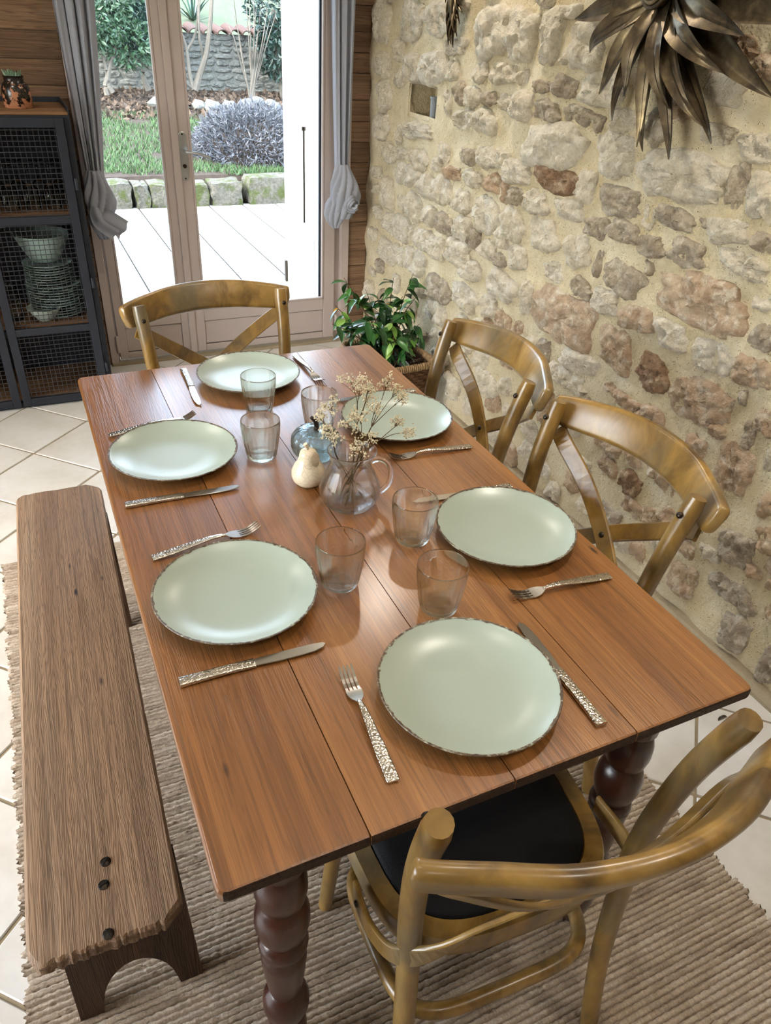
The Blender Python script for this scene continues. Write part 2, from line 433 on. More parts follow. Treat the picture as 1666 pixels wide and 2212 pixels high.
# --- right wall: mortar relief with real stones
def wall_h(y, z): return .010*nz(y, z, 3.1, 2.2)+.009*nz(y, z, 7.7, 9)+.004*nz(y, z, 1.3, 24)
NY0, NY1, NZ0, NZ1 = 2.68, 2.94, 1.222, 1.342
def mortar_wall():
    st = .02; ys = [DY+.02 - i*st for i in range(int((DY+2.62)/st)+1)]; zs = [-.01+i*st for i in range(124)]
    ys = [y for y in ys]; V = []; F = []
    for y in ys:
        edge = max(0., (y-(DY-.10))/.10)
        for z in zs: V.append((WX-wall_h(y, z)+(.004-.026*nz(0, z, 4.2, 7))*edge*edge, y, z))
    n = len(zs)
    for i in range(len(ys)-1):
        for k in range(n-1):
            yc, zc = ys[i]-st/2, zs[k]+st/2
            if NY0 < yc < NY1 and NZ0 < zc < NZ1: continue
            a = i*n+k; F.append((a, a+1, a+n+1, a+n))
    return V, F, True
wr = obj('wall_right', mortar_wall(), 'mortar', kind='structure')
def niche():
    x0, x1 = WX-.004, WX+.13; a0, a1, b0, b1 = NY0-.01, NY1+.01, NZ0-.01, NZ1+.012
    V = []; F = []
    R = 5
    def quad(p, q, r, s):
        o = len(V)
        for i in range(R+1):
            for k in range(R+1):
                u, w = i/R, k/R
                P = Vector(p)*(1-u)*(1-w)+Vector(q)*u*(1-w)+Vector(r)*u*w+Vector(s)*(1-u)*w
                P += Vector((nz(P.x, P.y, P.z, 30), nz(P.x+5, P.y, P.z, 30), nz(P.x, P.y+5, P.z, 30)))*.004; V.append(tuple(P))
        for i in range(R):
            for k in range(R): t = o+i*(R+1)+k; F.append((t, t+1, t+R+2, t+R+1))
    quad((x1, a0, b0), (x1, a1, b0), (x1, a1, b1), (x1, a0, b1)); quad((x0, a0, b0), (x1, a0, b0), (x1, a0, b1), (x0, a0, b1))
    quad((x0, a1, b0), (x1, a1, b0), (x1, a1, b1), (x0, a1, b1)); quad((x0, a0, b0), (x0, a1, b0), (x1, a1, b0), (x1, a0, b0))
    quad((x0, a0, b1), (x0, a1, b1), (x1, a1, b1), (x1, a0, b1))
    return V, F
obj('niche', niche(), 'mortar', wr)
obj('masonry_core', box(WX+.14, WX+.45, -2.6, DY+.35, -.1, 2.5), 'mortar', wr)
obj('duct_pipe', lathe([(.016, 0), (.016, .078), (.019, .08), (.019, .088), (.014, .088), (.014, .01)], 14), 'pipe_grey', wr, (WX+.030, 2.768, NZ0-.004))

# stones: centre and size in the photograph's pixels, cast on to the wall plane
CAM = Vector((-0.0548553, -0.4655974, 1.5827695))
cm = SC.camera.matrix_world
def to_plane_x(u, v, x):
    d = cm.to_3x3() @ Vector(((u-833)/FPX, -(v-1106)/FPX, -1)); t = (x-CAM.x)/d.x; p = CAM+d*t; return p.y, p.z
def to_plane_y(u, v, y):
    d = cm.to_3x3() @ Vector(((u-833)/FPX, -(v-1106)/FPX, -1)); t = (y-CAM.y)/d.y; p = CAM+d*t; return p.x, p.z
def to_plane_z(u, v, z):
    d = cm.to_3x3() @ Vector(((u-833)/FPX, -(v-1106)/FPX, -1)); t = (z-CAM.z)/d.z; p = CAM+d*t; return p.x, p.y
ST = """880 45 45 85 W;939 42 55 75 W;977 101 45 38 W;930 145 60 72 W;884 145 28 60 W;952 230 50 100 W;893 282 66 34 W;1056 70 70 110 W;975 155 20 45 W;1033 157 28 42 W;1071 157 28 46 W;992 204 16 50 G;1015 209 32 42 W;1047 213 28 32 G;1082 220 30 36 W;997 257 42 42 W;1040 263 48 52 W;817 45 30 90 W;822 140 30 55 W;826 205 28 66 W;818 275 30 56 W
1121 72 55 110 W;1188 78 40 125 W;1262 98 62 110 W;1292 195 90 75 W;1213 187 52 46 G;1161 187 30 28 G;1096 162 26 38 W;1123 167 16 34 W;1121 230 38 62 W;1172 240 58 42 G;1243 248 58 38 G;1284 266 22 36 G;1335 262 58 52 W;1220 25 50 30 W;1222 115 20 46 W
1190 318 120 92 W;1322 335 82 100 W;1108 372 58 50 W;1192 388 98 54 R;1258 405 38 72 W;1330 435 90 62 G;1107 424 24 36 G;1150 438 52 52 W;1220 455 58 46 W;1100 486 46 66 W;1168 510 56 70 W;1236 545 50 72 W;1280 492 50 46 G;1342 500 64 48 G;1282 570 16 60 G;1110 558 38 56 W;1186 588 42 40 W;1083 415 18 46 P
1462 382 190 108 W;1584 400 40 98 G;1640 425 72 98 W;1625 320 85 62 W;1452 473 82 42 G;1396 470 26 50 W;1514 482 28 22 G;1562 498 80 56 W;1400 534 56 44 G;1476 550 76 58 G;1642 525 58 46 G;1604 574 124 50 W;1393 580 25 30 G
857 332 20 27 W;880 336 11 26 W;902 347 30 44 W;940 356 20 30 W;956 328 22 36 W;1006 338 30 36 G;1046 340 42 48 W;1080 340 28 40 W;868 377 38 48 W;900 394 15 48 W;921 404 26 56 W;952 412 36 56 W;993 435 28 48 W;972 375 28 28 P;1013 386 36 34 W;1056 396 30 40 P;1044 463 54 76 W;1078 515 26 44 W;862 440 12 36 W;891 449 34 54 W;925 468 22 44 W;957 484 32 44 G;994 496 34 54 W;1017 514 24 42 G;860 494 34 58 W;890 504 13 34 W;916 522 42 44 W;943 538 28 48 W;985 547 50 60 W;1047 540 34 42 W;1074 562 24 30 G;829 543 28 46 W;857 552 20 42 W;890 563 40 54 W;1010 582 38 44 W;832 420 22 60 W;836 330 22 44 W;834 480 24 40 W
1076 618 60 56 W;943 625 42 54 G;997 643 54 56 W;1050 662 28 52 W;936 674 40 46 W;1130 645 24 72 W;1208 690 132 106 P;1083 702 30 48 P;1112 716 22 40 P;1051 705 22 30 P;1130 748 34 46 W
1245 622 38 40 G;1338 603 74 70 G;1299 655 60 54 W;1365 690 72 54 P;1324 756 72 88 P;1401 810 70 76 R;1245 785 78 44 W;1220 822 70 40 W;1313 838 24 20 P;1342 868 62 36 P;1510 655 195 110 P
1640 733 62 56 G;1440 725 74 60 W;1528 775 86 70 W;1620 808 96 70 P;1494 872 126 100 P;1593 863 20 34 G
1395 905 58 56 P;1495 966 40 46 P;1575 1015 82 110 P;1606 945 28 60 G;1645 915 50 50 P;1655 995 28 56 W;1652 1098 40 60 P;1540 935 36 30 P;1435 1045 56 46 P;1405 1018 36 34 P
1582 1185 80 84 G;1647 1170 42 58 P;1480 1180 34 70 P;1466 1256 68 74 P;1572 1282 108 48 G;1578 1370 72 90 G;1490 1352 60 48 W;1648 1446 46 96 G;1618 1238 42 30 P;1656 1228 24 36 P;1658 1268 28 30 P;1612 1475 32 28 G
1045 828 50 48 W;1087 836 22 36 W;1060 872 32 40 P;968 836 34 48 W;1173 899 34 38 P;1137 930 36 44 W;1092 975 34 52 P;1142 980 42 44 W;1063 937 38 38 W;1164 1012 34 36 W
1304 961 58 36 P;1363 997 46 36 P;1353 1046 46 52 R;1305 1011 44 42 P;1358 1098 52 38 P;1262 1096 44 36 W;1230 1042 32 50 P;1251 1005 38 30 W;1195 805 32 36 W;1000 740 34 40 W;1030 780 36 34 W;1090 775 34 40 P;1165 860 40 40 P;1010 880 34 40 W;1400 1120 44 40 P;1440 1120 40 44 P;1330 1170 44 40 W;1370 1190 40 44 P;1525 1100 44 44 P;1540 1060 30 34 P;1440 1330 44 40 P;1530 1440 40 36 P"""
stones = []
for row in ST.replace('\n', ';').split(';'):
    u, v, w, h, t = row.split(); u, v, w, h = map(float, (u, v, w, h))
    y, z = to_plane_x(u, v, WX-.02)
    ya, za = to_plane_x(u-5, v, WX-.02); yb, zb = to_plane_x(u+5, v, WX-.02)
    yc, zc = to_plane_x(u, v-5, WX-.02); yd, zd = to_plane_x(u, v+5, WX-.02)
    sw = abs(ya-yb)/10*w; sh = abs(zc-zd)/10*h
    if z-sh/2 < .02: continue
    stones.append([y, z, sw*.56, sh*.56, t])
rnd = random.Random(3)
def free(y, z, a, b, k=1.0):
    if NY0-.02-a < y < NY1+.02+a and NZ0-.02-b < z < NZ1+.02+b: return False
    if y+a > DY-.03 or z-b < .03 or z+b > 2.42: return False
    for s in stones:
        if abs(s[0]-y) < (s[2]+a)*k and abs(s[1]-z) < (s[3]+b)*k:
            if ((s[0]-y)/((s[2]+a)*k))**2+((s[1]-z)/((s[3]+b)*k))**2 < 1: return False
    return True
stones = [s for s in stones if not (NY0-s[2]*.8 < s[0] < NY1+s[2]*.8 and NZ0-s[3]*.8 < s[1] < NZ1+s[3]*.8)]
def inview(y, z): return .25 < y < DY and z < 1.72 and (z < 1.72)
cands = []
for k in range(6000):
    if len(stones) >= 296: break
    y = rnd.uniform(.2, DY-.05); z = rnd.uniform(.05, 1.72)
    sz = 1.5 if k < 900 else (1.15 if k < 2200 else (.8 if k < 4000 else .5))
    a = rnd.uniform(.028, .055)*sz; b = rnd.uniform(.02, .04)*sz
    if free(y, z, a, b, 1.06): stones.append([y, z, a, b, rnd.choice('WWWPPG') if y < 1.6 else rnd.choice('WWWWG')])
main_n = len(stones)
for k in range(1500):
    y = rnd.uniform(-2.4, DY-.05); z = rnd.uniform(.05, 2.4)
    if inview(y, z): continue
    a = rnd.uniform(.04, .11); b = rnd.uniform(.03, .06)
    if free(y, z, a, b, 1.03): stones.append([y, z, a, b, rnd.choice('WWPPG')])
def stone_vf(a, b, seed, depth, R=8, N=28):
    e = rnd.uniform(2.4, 4.2); V = []; F = []; rot = rnd.uniform(-.12, .12); sk = rnd.uniform(-.25, .25)
    def out(t):
        c, s = math.cos(t), math.sin(t); q = (abs(c)**e+abs(s)**e)**(-1/e)
        q *= 1+.30*nz(c*1.3+seed, s*1.3, 0)+.16*nz(c*3+seed, s*3, 5)+.10*nz(c*7+seed, s*7, 2)
        return a*q*c + b*q*s*sk, b*q*s
    fs = [.28, .52, .70, .83, .92, .97, 1.0, 1.03] if R == 8 else [.12, .25, .38, .51, .63, .74, .84, .92, .97, 1.0, 1.03]
    tilt = (rnd.uniform(-.25, .25), rnd.uniform(-.25, .25))
    def H(x, y, f):
        h = depth*(1-max(0, (f-.5)/.53)**2.6)
        h += depth*(tilt[0]*x/a+tilt[1]*y/b)*.6*(1-f**4)
        h += (.015*nz(x*18+seed, y*14, seed)+.014*nz(x*48+seed, y*30, seed)+.010*nz(x*110, y*70, seed))*min(1, a/.04+.3)*(1-.6*f**6)
        return h
    V.append((-H(0, 0, 0), 0, 0))
    for f in fs:
        for k in range(N):
            x, y = out(2*PI*k/N); x *= f; y *= f
            h = H(x, y, f) if f < 1.0 else (-.008 if f == 1.0 else -.03)
            V.append((-h, x*math.cos(rot)-y*math.sin(rot), x*math.sin(rot)+y*math.cos(rot)))
    for k in range(N): F.append((0, 1+(k+1) % N, 1+k))
    for r in range(R-1):
        for k in range(N):
            j = (k+1) % N; F.append((1+r*N+k, 1+r*N+j, 1+(r+1)*N+j, 1+(r+1)*N+k))
    return V, F
TM = {'W': 'stone_pale', 'P': 'stone_pink', 'G': 'stone_grey', 'R': 'stone_red'}
rest = {}
for i, (y, z, a, b, t) in enumerate(stones):
    pr_ = min(1., max(0., (y-.9)/1.2)); dp = min(.018+.012*pr_, .007+.006*pr_+(.18+.12*pr_)*min(a, b)*rnd.uniform(.5, 1.2))
    if i < main_n:
        V, F = stone_vf(a, b, i*3.7, dp, 11, 40)
        obj('stone', (V, F, True), TM[t], wr, (WX-wall_h(y, z), y, z))
    else:
        V, F = stone_vf(a, b, i*3.7, dp, 8, 14)
        rest.setdefault(t, []).append(tr((V, F), (WX-wall_h(y, z), y, z)))
for t, L in rest.items():
    V, F = join(*L); obj('stones', (V, F, True), TM[t], wr, kind='stuff')
# skirting band of mortar at the wall foot
def skirting():
    V = []; F = []; ys = [-1.5+i*.06 for i in range(82)]
    for y in ys:
        j = .004*nz(y, 0, 2, 8)
        for x, z in ((WX-.035+j, 0), (WX-.035+j, .012), (WX-.02+j, .030+j), (WX+.02, .034)): V.append((x, y, z))
    for i in range(len(ys)-1):
        for k in range(3): a = i*4+k; F.append((a, a+4, a+5, a+1))
    return V, F
obj('baseboard_right', skirting(), 'grout', kind='structure')

# --- door wall with wood planks
OX0, OX1, OZ1 = .235, 1.548, 2.22
wb = obj('wall_back', join(box(-2.6, OX0, DY+.02, DY+.34, -.1, 2.5), box(OX1, WX+.45, DY+.02, DY+.34, -.1, 2.5), box(OX0, OX1, DY+.02, DY+.34, OZ1, 2.5)), 'render_white', kind='structure')
rp = random.Random(11)
def plank(x0, x1, z0, z1):
    d = rp.uniform(0, .004)
    obj('plank', bbox(x0+.001, x1-.001, DY-d, DY+.022, z0+.001, z1-.001, .002, 1), 'plank_wood', wb)
z = 0.0
while z < 2.44:
    h = rp.choice((.095, .10, .11, .12)); h = min(h, 2.45-z)
    xs = -1.2
    cuts = [xs, rp.uniform(-.8, -.3), OX0] if rp.random() < .6 else [xs, OX0]
    for a, b in zip(cuts[:-1], cuts[1:]): plank(a, b, z, z+h)
    z += h
z = .03
while z < 2.44:
    h = min(rp.choice((.085, .095, .105, .115)), 2.45-z); plank(OX1, WX+.012, z, z+h); z += h
plank(OX0, OX1, OZ1, 2.33); plank(OX0, OX1, 2.33, 2.45)
obj('ceiling', box(-2.6, WX+.45, -2.6, DY+.35, 2.45, 2.6), 'roof_plaster', kind='structure')
obj('wall_front', box(-2.6, WX+.45, -2.75, -2.6, -.1, 2.6), 'roof_plaster', kind='structure')
obj('wall_left', join(box(-2.75, -2.6, -2.75, -.2, -.1, 2.6), box(-2.75, -2.6, 1.9, DY+.35, -.1, 2.6), box(-2.75, -2.6, -.2, 1.9, -.1, .35), box(-2.75, -2.6, -.2, 1.9, 2.15, 2.6)), 'roof_plaster', kind='structure')
w2 = empty('window_2', (-2.68, .85, .35), kind='structure')
obj('window_frame', join(box(-.03, .03, -1.05, -.98, 0, 1.8), box(-.03, .03, .98, 1.05, 0, 1.8), box(-.03, .03, -.98, .98, 0, .07), box(-.03, .03, -.98, .98, 1.73, 1.8), box(-.03, .03, -.04, .04, .07, 1.73)), 'door_paint', w2)
for a, b in ((-.98, -.04), (.04, .98)): obj('pane', box(-.003, .003, a, b, .07, 1.73), 'pane_glass', w2)

# --- french door
d1 = empty('door_1', (.9, DY, 0), kind='structure')
def dx(*a): return [x-.9 for x in a]
def dbox(x0, x1, y0, y1, z0, z1, b=.003): return bbox(x0-.9, x1-.9, y0, y1, z0, z1, b, 2)
obj('door_frame', join(dbox(OX0, .272, -.012, .07, 0, OZ1), dbox(1.503, OX1, -.012, .07, 0, OZ1), dbox(OX0, OX1, -.012, .07, 2.15, OZ1), dbox(.270, .281, .012, .07, 0, 2.15), dbox(1.473, 1.505, .02, .07, 0, 2.15)), 'door_paint', d1)
obj('threshold', dbox(OX0, OX1, -.03, .34, -.02, .012), 'grout', d1)
def leaf(x0, x1, g0, g1, hinge_x):
    zb, zt = .022, 2.14
    lf = obj('door_leaf', join(dbox(x0, g0, .0, .045, zb, zt), dbox(g1, x1, .0, .045, zb, zt), dbox(g0, g1, .0, .045, 2.05, zt), dbox(g0, g1, 0, .045, .185, .248),
             dbox(g0, g1, .0, .045, zb, .055)), 'door_paint', d1)
    obj('panel_board', dbox(g0, g1, .008, .04, .058, .182, .004), 'door_paint', lf)
    for zz in (.0565, .1835): obj('panel_groove', dbox(g0, g1, .010, .03, zz-.0022, zz+.0022, .0005), 'door_gap', lf)
    obj('glazing_bead', join(dbox(g0, g0+.010, -.003, .02, .248, 2.05, .002), dbox(g1-.010, g1, -.003, .02, .248, 2.05, .002), dbox(g0, g1, -.003, .02, .248, .258, .002), dbox(g0, g1, -.003, .02, 2.04, 2.05, .002)), 'door_paint', lf)
    obj('pane', (box(g0-.9, g1-.9, .022, .026, .25, 2.05)), 'pane_glass', lf)
    for zz in (.11, 1.1, 1.9):
        obj('hinge', tr(lathe([(.007, -.045), (.009, -.042), (.009, 0), (.0075, .001), (.009, .002), (.009, .042), (.007, .045)], 10), (hinge_x-.9, -.016, zz)), 'door_paint', lf)
    return lf
l1 = leaf(.283, .664, .325, .611, .276)
l2 = leaf(.668, 1.470, .733, 1.406, 1.478)
obj('dark_gap_strip', dbox(1.390, 1.405, .030, .044, .25, 2.05, .001), 'black_metal', l2)  # black strip standing in for the shaded gap beside the shutter
obj('cover_strip', dbox(.648, .682, -.010, .0, .022, 2.14, .003), 'door_paint', l1)
obj('handle_plate', tr(lathe([(.0, 0)], 3) if 0 else prism([(q[0], q[1]) for q in rrect(.019, .107, .0185, 5)], 0, .007, .003), (.700-.9, 0, .985), (PI/2, 0, 0)), 'bright_metal', l2)
lev = cat([(.700-.9, -.006, 1.012), (.700-.9, -.045, 1.012), (.715-.9, -.055, 1.011), (.76-.9, -.055, 1.004), (.815-.9, -.05, .985)], 6)
obj('handle_lever', sweep(lev, lambda i, t: circ(.0085-.002*t, 10, .007)), 'bright_metal', l2)
obj('lock_barrel', tr(lathe([(.009, 0), (.009, .010), (.007, .012)], 12), (.700-.9, -.006, .945), (PI/2, 0, 0)), 'rivet', l2)
for zz in (1.08, .89): obj('screw', tr(lathe([(.004, 0), (.004, .003), (.002, .0045)], 10), (.700-.9, -.006, zz), (PI/2, 0, 0)), 'rivet', l2)

# ================================================================ OUTSIDE
TZ = -.03
te = obj('terrace', box(-4, 6, DY+.34, 7.22, -.3, TZ-.004), 'terrace_grout', kind='structure')
pt = mesh('paving_tile', *bbox(-.1595, .1595, -.1595, .1595, -.012, 0, .002, 1)); pt.materials.append(MATS['terrace_tile'])
nt_ = 0
for i in range(-5, 12):
    for j in range(0, 10):
        x = .97-.165+.33*i; y = DY+.36+.165+.33*j+.12
        if y > 7.15: continue
        obj('paving_tile', pt, None, te, (x, y, TZ))
obj('garden_ground', (lambda: ([(-60, 7.2, -.35), (60, 7.2, -.35), (60, 7.45, .19), (-60, 7.45, .19), (60, 10.4, .40), (-60, 10.4, .40), (60, 12.2, .56), (-60, 12.2, .56)], [(0, 1, 2, 3), (3, 2, 4, 5), (5, 4, 6, 7)]))(), 'soil_bed', kind='structure')
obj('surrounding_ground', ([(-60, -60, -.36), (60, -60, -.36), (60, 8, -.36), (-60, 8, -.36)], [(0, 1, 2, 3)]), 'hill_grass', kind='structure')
def hill():
    V = []; F = []
    for i in range(25):
        for k in range(15):
            x = -30+i*3; y = 12.3+k*2.; V.append((x, y, 1.0+min(1.7, .34*(y-12.3))-max(0, y-20)*.3+.3*nz(x, y, 1, .2)))
    for i in range(24):
        for k in range(14): a = i*15+k; F.append((a, a+15, a+16, a+1))
    return V, F, True
obj('hill_slope', hill(), 'hill_grass', kind='structure')
# low retaining wall of big blocks
rw = empty('retaining_wall', (1.3, 7.25, TZ), kind='structure')
rb = random.Random(5)
def moss_block():
    m = Mat('mossy_block', .95, 0, .15); v = m.vec(); a = m.noise(v, 9, 4, .6); b = m.noise(v, 40, 4, .7)
    k = m.ramp(b, [(.3, '59574c'), (.55, '77746a'), (.75, '8d897e')])
    k = m.mix(m.ramp(a, [(.48, 0.), (.62, .85)]), k, '4f5a28'); m.col(k); m.bump(b, .9, .02); MATS['mossy_block'] = m.m
moss_block(); dim(['mossy_block'], .52)
def rough_block(w, d, h, seed, k=5):
    bm = bmesh.new(); bmesh.ops.create_cube(bm, size=1); bmesh.ops.subdivide_edges(bm, edges=list(bm.edges), cuts=k, use_grid_fill=True)
    V = []
    for q in bm.verts:
        p = Vector((q.co.x, q.co.y, q.co.z)); rr = Vector([math.copysign(abs(2*c)**.9, c)/2 for c in p])
        L = (abs(2*p.x)**16+abs(2*p.y)**16+abs(2*p.z)**16)**(1/16); rr = p/L
        n3 = Vector((nz(p.x*3+seed, p.y*3, p.z*3), nz(p.x*3, p.y*3+seed, p.z*3), nz(p.x*3, p.y*3, p.z*3+seed)))*.05
        V.append(((rr.x)*w+n3.x*.5, (rr.y)*d+n3.y*.5, (rr.z+.5)*h+n3.z*.4))
    bm.verts.index_update(); F = [tuple(q.index for q in t.verts) for t in bm.faces]; bm.free(); return V, F, True
for a, b, h in ((-1.5, -.62, .22), (-.6, -.1, .2), (-.08, .42, .21), (.44, .93, .22), (.95, 1.08, .20), (1.09, 1.35, .205), (1.36, 1.63, .20), (1.66, 1.97, .205), (2.02, 2.75, .245), (2.78, 3.4, .23), (3.42, 4.1, .23), (4.12, 5.0, .22)):
    obj('stone_block', rough_block(b-a, .28, h+.03, a*7), 'mossy_block', rw, ((a+b)/2-1.3, 0, -.03))
# lawn
def grass():
    r = random.Random(2); V = []; F = []
    for i in range(26000):
        x = r.uniform(-1.2, 4.2); y = 7.42+(r.random()**1.3)*3.0; z = .19+(y-7.45)*.0712
        if nz(x, y, 0, 1.7) < -.34: continue
        if ((x-2.4)/.75)**2+((y-8.25)/.6)**2 < 1: continue
        h = r.uniform(.03, .07); t = r.uniform(0, PI); w = .006; dx_, dy_ = math.cos(t)*w, math.sin(t)*w
        o = len(V); V += [(x-dx_, y-dy_, z-.005), (x+dx_, y+dy_, z-.005), (x+r.uniform(-.04, .04), y+r.uniform(-.04, .04), z+h)]; F.append((o, o+1, o+2))
    return V, F
obj('lawn', grass(), 'grass_blade', kind='stuff', label='short green lawn behind the low stone border', category='lawn')
def leaves(fn, n, size, r, asp=.45):
    V = []; F = []
    for i in range(n):
        c, nrm = fn(r)
        s = size*r.uniform(.6, 1.3); d = Vector((r.gauss(0, 1), r.gauss(0, 1), r.gauss(0, 1)))+nrm*1.2
        if d.length < .01: continue
        d.normalize(); e = d.cross(Vector((r.gauss(0, 1), r.gauss(0, 1), r.gauss(0, 1))))
        if e.length < .01: continue
        e.normalize(); o = len(V); u = d.cross(e)*s*.08
        V += [tuple(c), tuple(c+d*s*.5+e*s*asp*.5+u), tuple(c+d*s), tuple(c+d*s*.5-e*s*asp*.5+u)]; F += [(o, o+1, o+2), (o, o+2, o+3)]
    return V, F
def ell(C, R, shell=.55):
    def f(r):
        while True:
            p = Vector((r.uniform(-1, 1), r.uniform(-1, 1), r.uniform(-1, 1)))
            if shell < p.length < 1: break
        return Vector((C[0]+p.x*R[0], C[1]+p.y*R[1], C[2]+p.z*R[2])), p
    return f
def multi(fs):
    return lambda r: r.choice(fs)(r)
# lavender mound
rl = random.Random(9)
lv = empty('lavender_bush', (2.42, 8.25, .22), label='rounded grey lavender bush behind the low stone border', category='bush')
def dome(r):
    t = r.uniform(0, 2*PI); f = math.acos(r.uniform(0, 1)); n = Vector((math.sin(f)*math.cos(t), math.sin(f)*math.sin(t), math.cos(f)))
    k = r.uniform(.72, 1.0)*(1+.12*nz(n.x*2, n.y*2, n.z*2, 1.6)); return Vector((n.x*.70*k, n.y*.60*k, n.z*.52*k)), n*1.5
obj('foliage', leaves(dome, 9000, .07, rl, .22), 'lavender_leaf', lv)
obj('woody_core', blob((0, 0, .0), .5, 16, 10, (1.1, .95, .75), .2, 3), 'soil_bed', lv)
# garden wall with tiled coping
gw = obj('garden_wall', box(-3.5, 8, 12.0, 12.35, .2, 1.24), 'garden_stone', kind='structure')
rg = random.Random(21); zz = .5
while zz < 1.2:
    hh = rg.uniform(.07, .10); x = .9
    while x < 5.0:
        ww = rg.uniform(.12, .30); V, F = stone_vf(ww*.46, hh*.44, x*9+zz*5, .02, 8, 10)
        V = [(p[1], p[0], p[2]) for p in V]; F = [tuple(reversed(t)) for t in F]
        obj('stone', (V, F, True), 'garden_stone', gw, (x+ww/2, 12.0, zz+hh/2)); x += ww
    zz += hh
cme = mesh('coping_tile', *sweep([(0, -.26, 0), (0, .26, .06)], [(.085*math.cos(t), .085*math.sin(t)*.8) for t in [PI*k/8 for k in range(9)]]+[(.07*math.cos(t), .07*math.sin(t)*.8) for t in [PI-PI*k/8 for k in range(9)]]))
cme.materials.append(MATS['terracotta'])
for i in range(24): obj('coping_tile', cme, None, gw, (.6+i*.19, 12.17, 1.245+rg.uniform(-.008, .008)), (0, 0, rg.uniform(-.06, .06)))
# dead leaves and stones on the bed
def litter(r):
    x = r.uniform(0, 5); y = r.uniform(10.0, 11.85); return Vector((x, y, .41+(y-10.4)*.08+.01)), Vector((0, 0, .1))
obj('leaf_litter', leaves(litter, 3500, .07, random.Random(4), .7), 'dead_leaf', kind='stuff', label='brown dead leaves scattered along the garden wall', category='leaves')
for i in range(13):
    x = 1.9+i*.22+rg.uniform(-.05, .05); s = rg.uniform(.085, .125)
    o = obj('border_rock', (*blob((0, 0, 0), s, 10, 7, (1.2, .9, .8), .5, i*3.), True), 'garden_stone', None, (x, 10.7+rg.uniform(-.1, .1), .47), label='pale rock edging the garden bed, %s from the left' % ['first', 'second', 'third', 'fourth', 'fifth', 'sixth', 'seventh', 'eighth', 'ninth', 'tenth', 'eleventh', 'twelfth', 'thirteenth'][i], category='rock', group='rocks edging the garden bed')
# trees
def branch_tree(name, base, trunks, mat='bark', **props):
    e = empty(name, base, **props)
    for pts, r0, r1 in trunks:
        obj('trunk', (*tube(cat([Vector(p)-Vector(base) for p in pts], 4), lambda t: r0+(r1-r0)*t, 7), True), mat, e)
    return e
def P(u, v, y): x, z = to_plane_y(u, v, y); return (x, y, z)
bt = branch_tree('bare_tree', (2.5, 11.5, .56), [([P(421, 195, 11.5), P(432, 160, 11.5), P(447, 110, 11.45), P(455, 40, 11.4), P(460, -40, 11.4)], .05, .022),
    ([P(418, 195, 11.5), P(410, 160, 11.55), P(403, 105, 11.6), P(388, 62, 11.6), P(376, 20, 11.6)], .032, .012), ([P(404, 110, 11.6), P(420, 80, 11.6), P(427, 40, 11.55), P(430, -30, 11.55)], .022, .01),
    ([P(440, 125, 11.5), P(431, 80, 11.4), P(430, 20, 11.4), P(436, -30, 11.4)], .02, .01), ([P(386, 70, 11.6), P(378, 40, 11.6), P(380, 0, 11.6)], .01, .005), ([P(414, 190, 11.5), P(392, 170, 11.4), P(380, 150, 11.3)], .02, .008)],
    label='bare grey tree forking in front of the garden wall', category='tree')
ts = []
rr_ = random.Random(8)
for i in range(15):
    u = 545+rr_.uniform(-6, 6); u2 = 545+rr_.uniform(-75, 60); ts.append(([P(u, 210, 11.3), P((u*2+u2)/3, 150, 11.3), P((u+2*u2)/3, 80, 11.3+rr_.uniform(-.2, .2)), P(u2, rr_.uniform(-30, 40), 11.3)], .012, .004))
branch_tree('bare_shrub', (3.35, 11.3, .52), ts, label='bare thin-stemmed shrub beside the evergreen by the garden wall', category='shrub')
e1_ = branch_tree('evergreen_shrub', (1.39, 11.2, .5), [([P(232, 205, 11.2), P(228, 185, 11.2), P(232, 160, 11.2), P(222, 120, 11.2)], .04, .02), ([P(243, 200, 11.2), P(233, 180, 11.2), P(236, 150, 11.2), P(248, 110, 11.2), P(262, 50, 11.2)], .04, .015)],
    label='pale-leaved evergreen shrub at the left of the garden', category='shrub')
b1 = Vector((1.39, 11.2, .5))
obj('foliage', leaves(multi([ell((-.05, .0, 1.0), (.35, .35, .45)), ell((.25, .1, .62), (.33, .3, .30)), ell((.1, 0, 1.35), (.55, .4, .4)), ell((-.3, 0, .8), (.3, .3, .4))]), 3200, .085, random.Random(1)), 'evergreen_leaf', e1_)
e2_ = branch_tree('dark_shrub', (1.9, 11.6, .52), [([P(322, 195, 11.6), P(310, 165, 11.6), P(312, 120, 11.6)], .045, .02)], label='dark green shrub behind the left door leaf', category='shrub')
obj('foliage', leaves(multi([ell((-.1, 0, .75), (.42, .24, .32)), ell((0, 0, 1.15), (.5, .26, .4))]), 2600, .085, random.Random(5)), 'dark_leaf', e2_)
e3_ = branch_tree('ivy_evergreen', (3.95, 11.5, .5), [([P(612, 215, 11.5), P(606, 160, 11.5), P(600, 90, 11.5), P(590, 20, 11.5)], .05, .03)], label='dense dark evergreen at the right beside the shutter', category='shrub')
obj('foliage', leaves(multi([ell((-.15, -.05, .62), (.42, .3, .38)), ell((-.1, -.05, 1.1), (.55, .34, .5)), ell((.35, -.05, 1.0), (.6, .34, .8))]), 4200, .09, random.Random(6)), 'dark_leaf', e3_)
yc = empty('yucca', (2.95, 13.2, 1.3), label='spiky yucca behind the tiled garden wall', category='plant')
ry = random.Random(3)
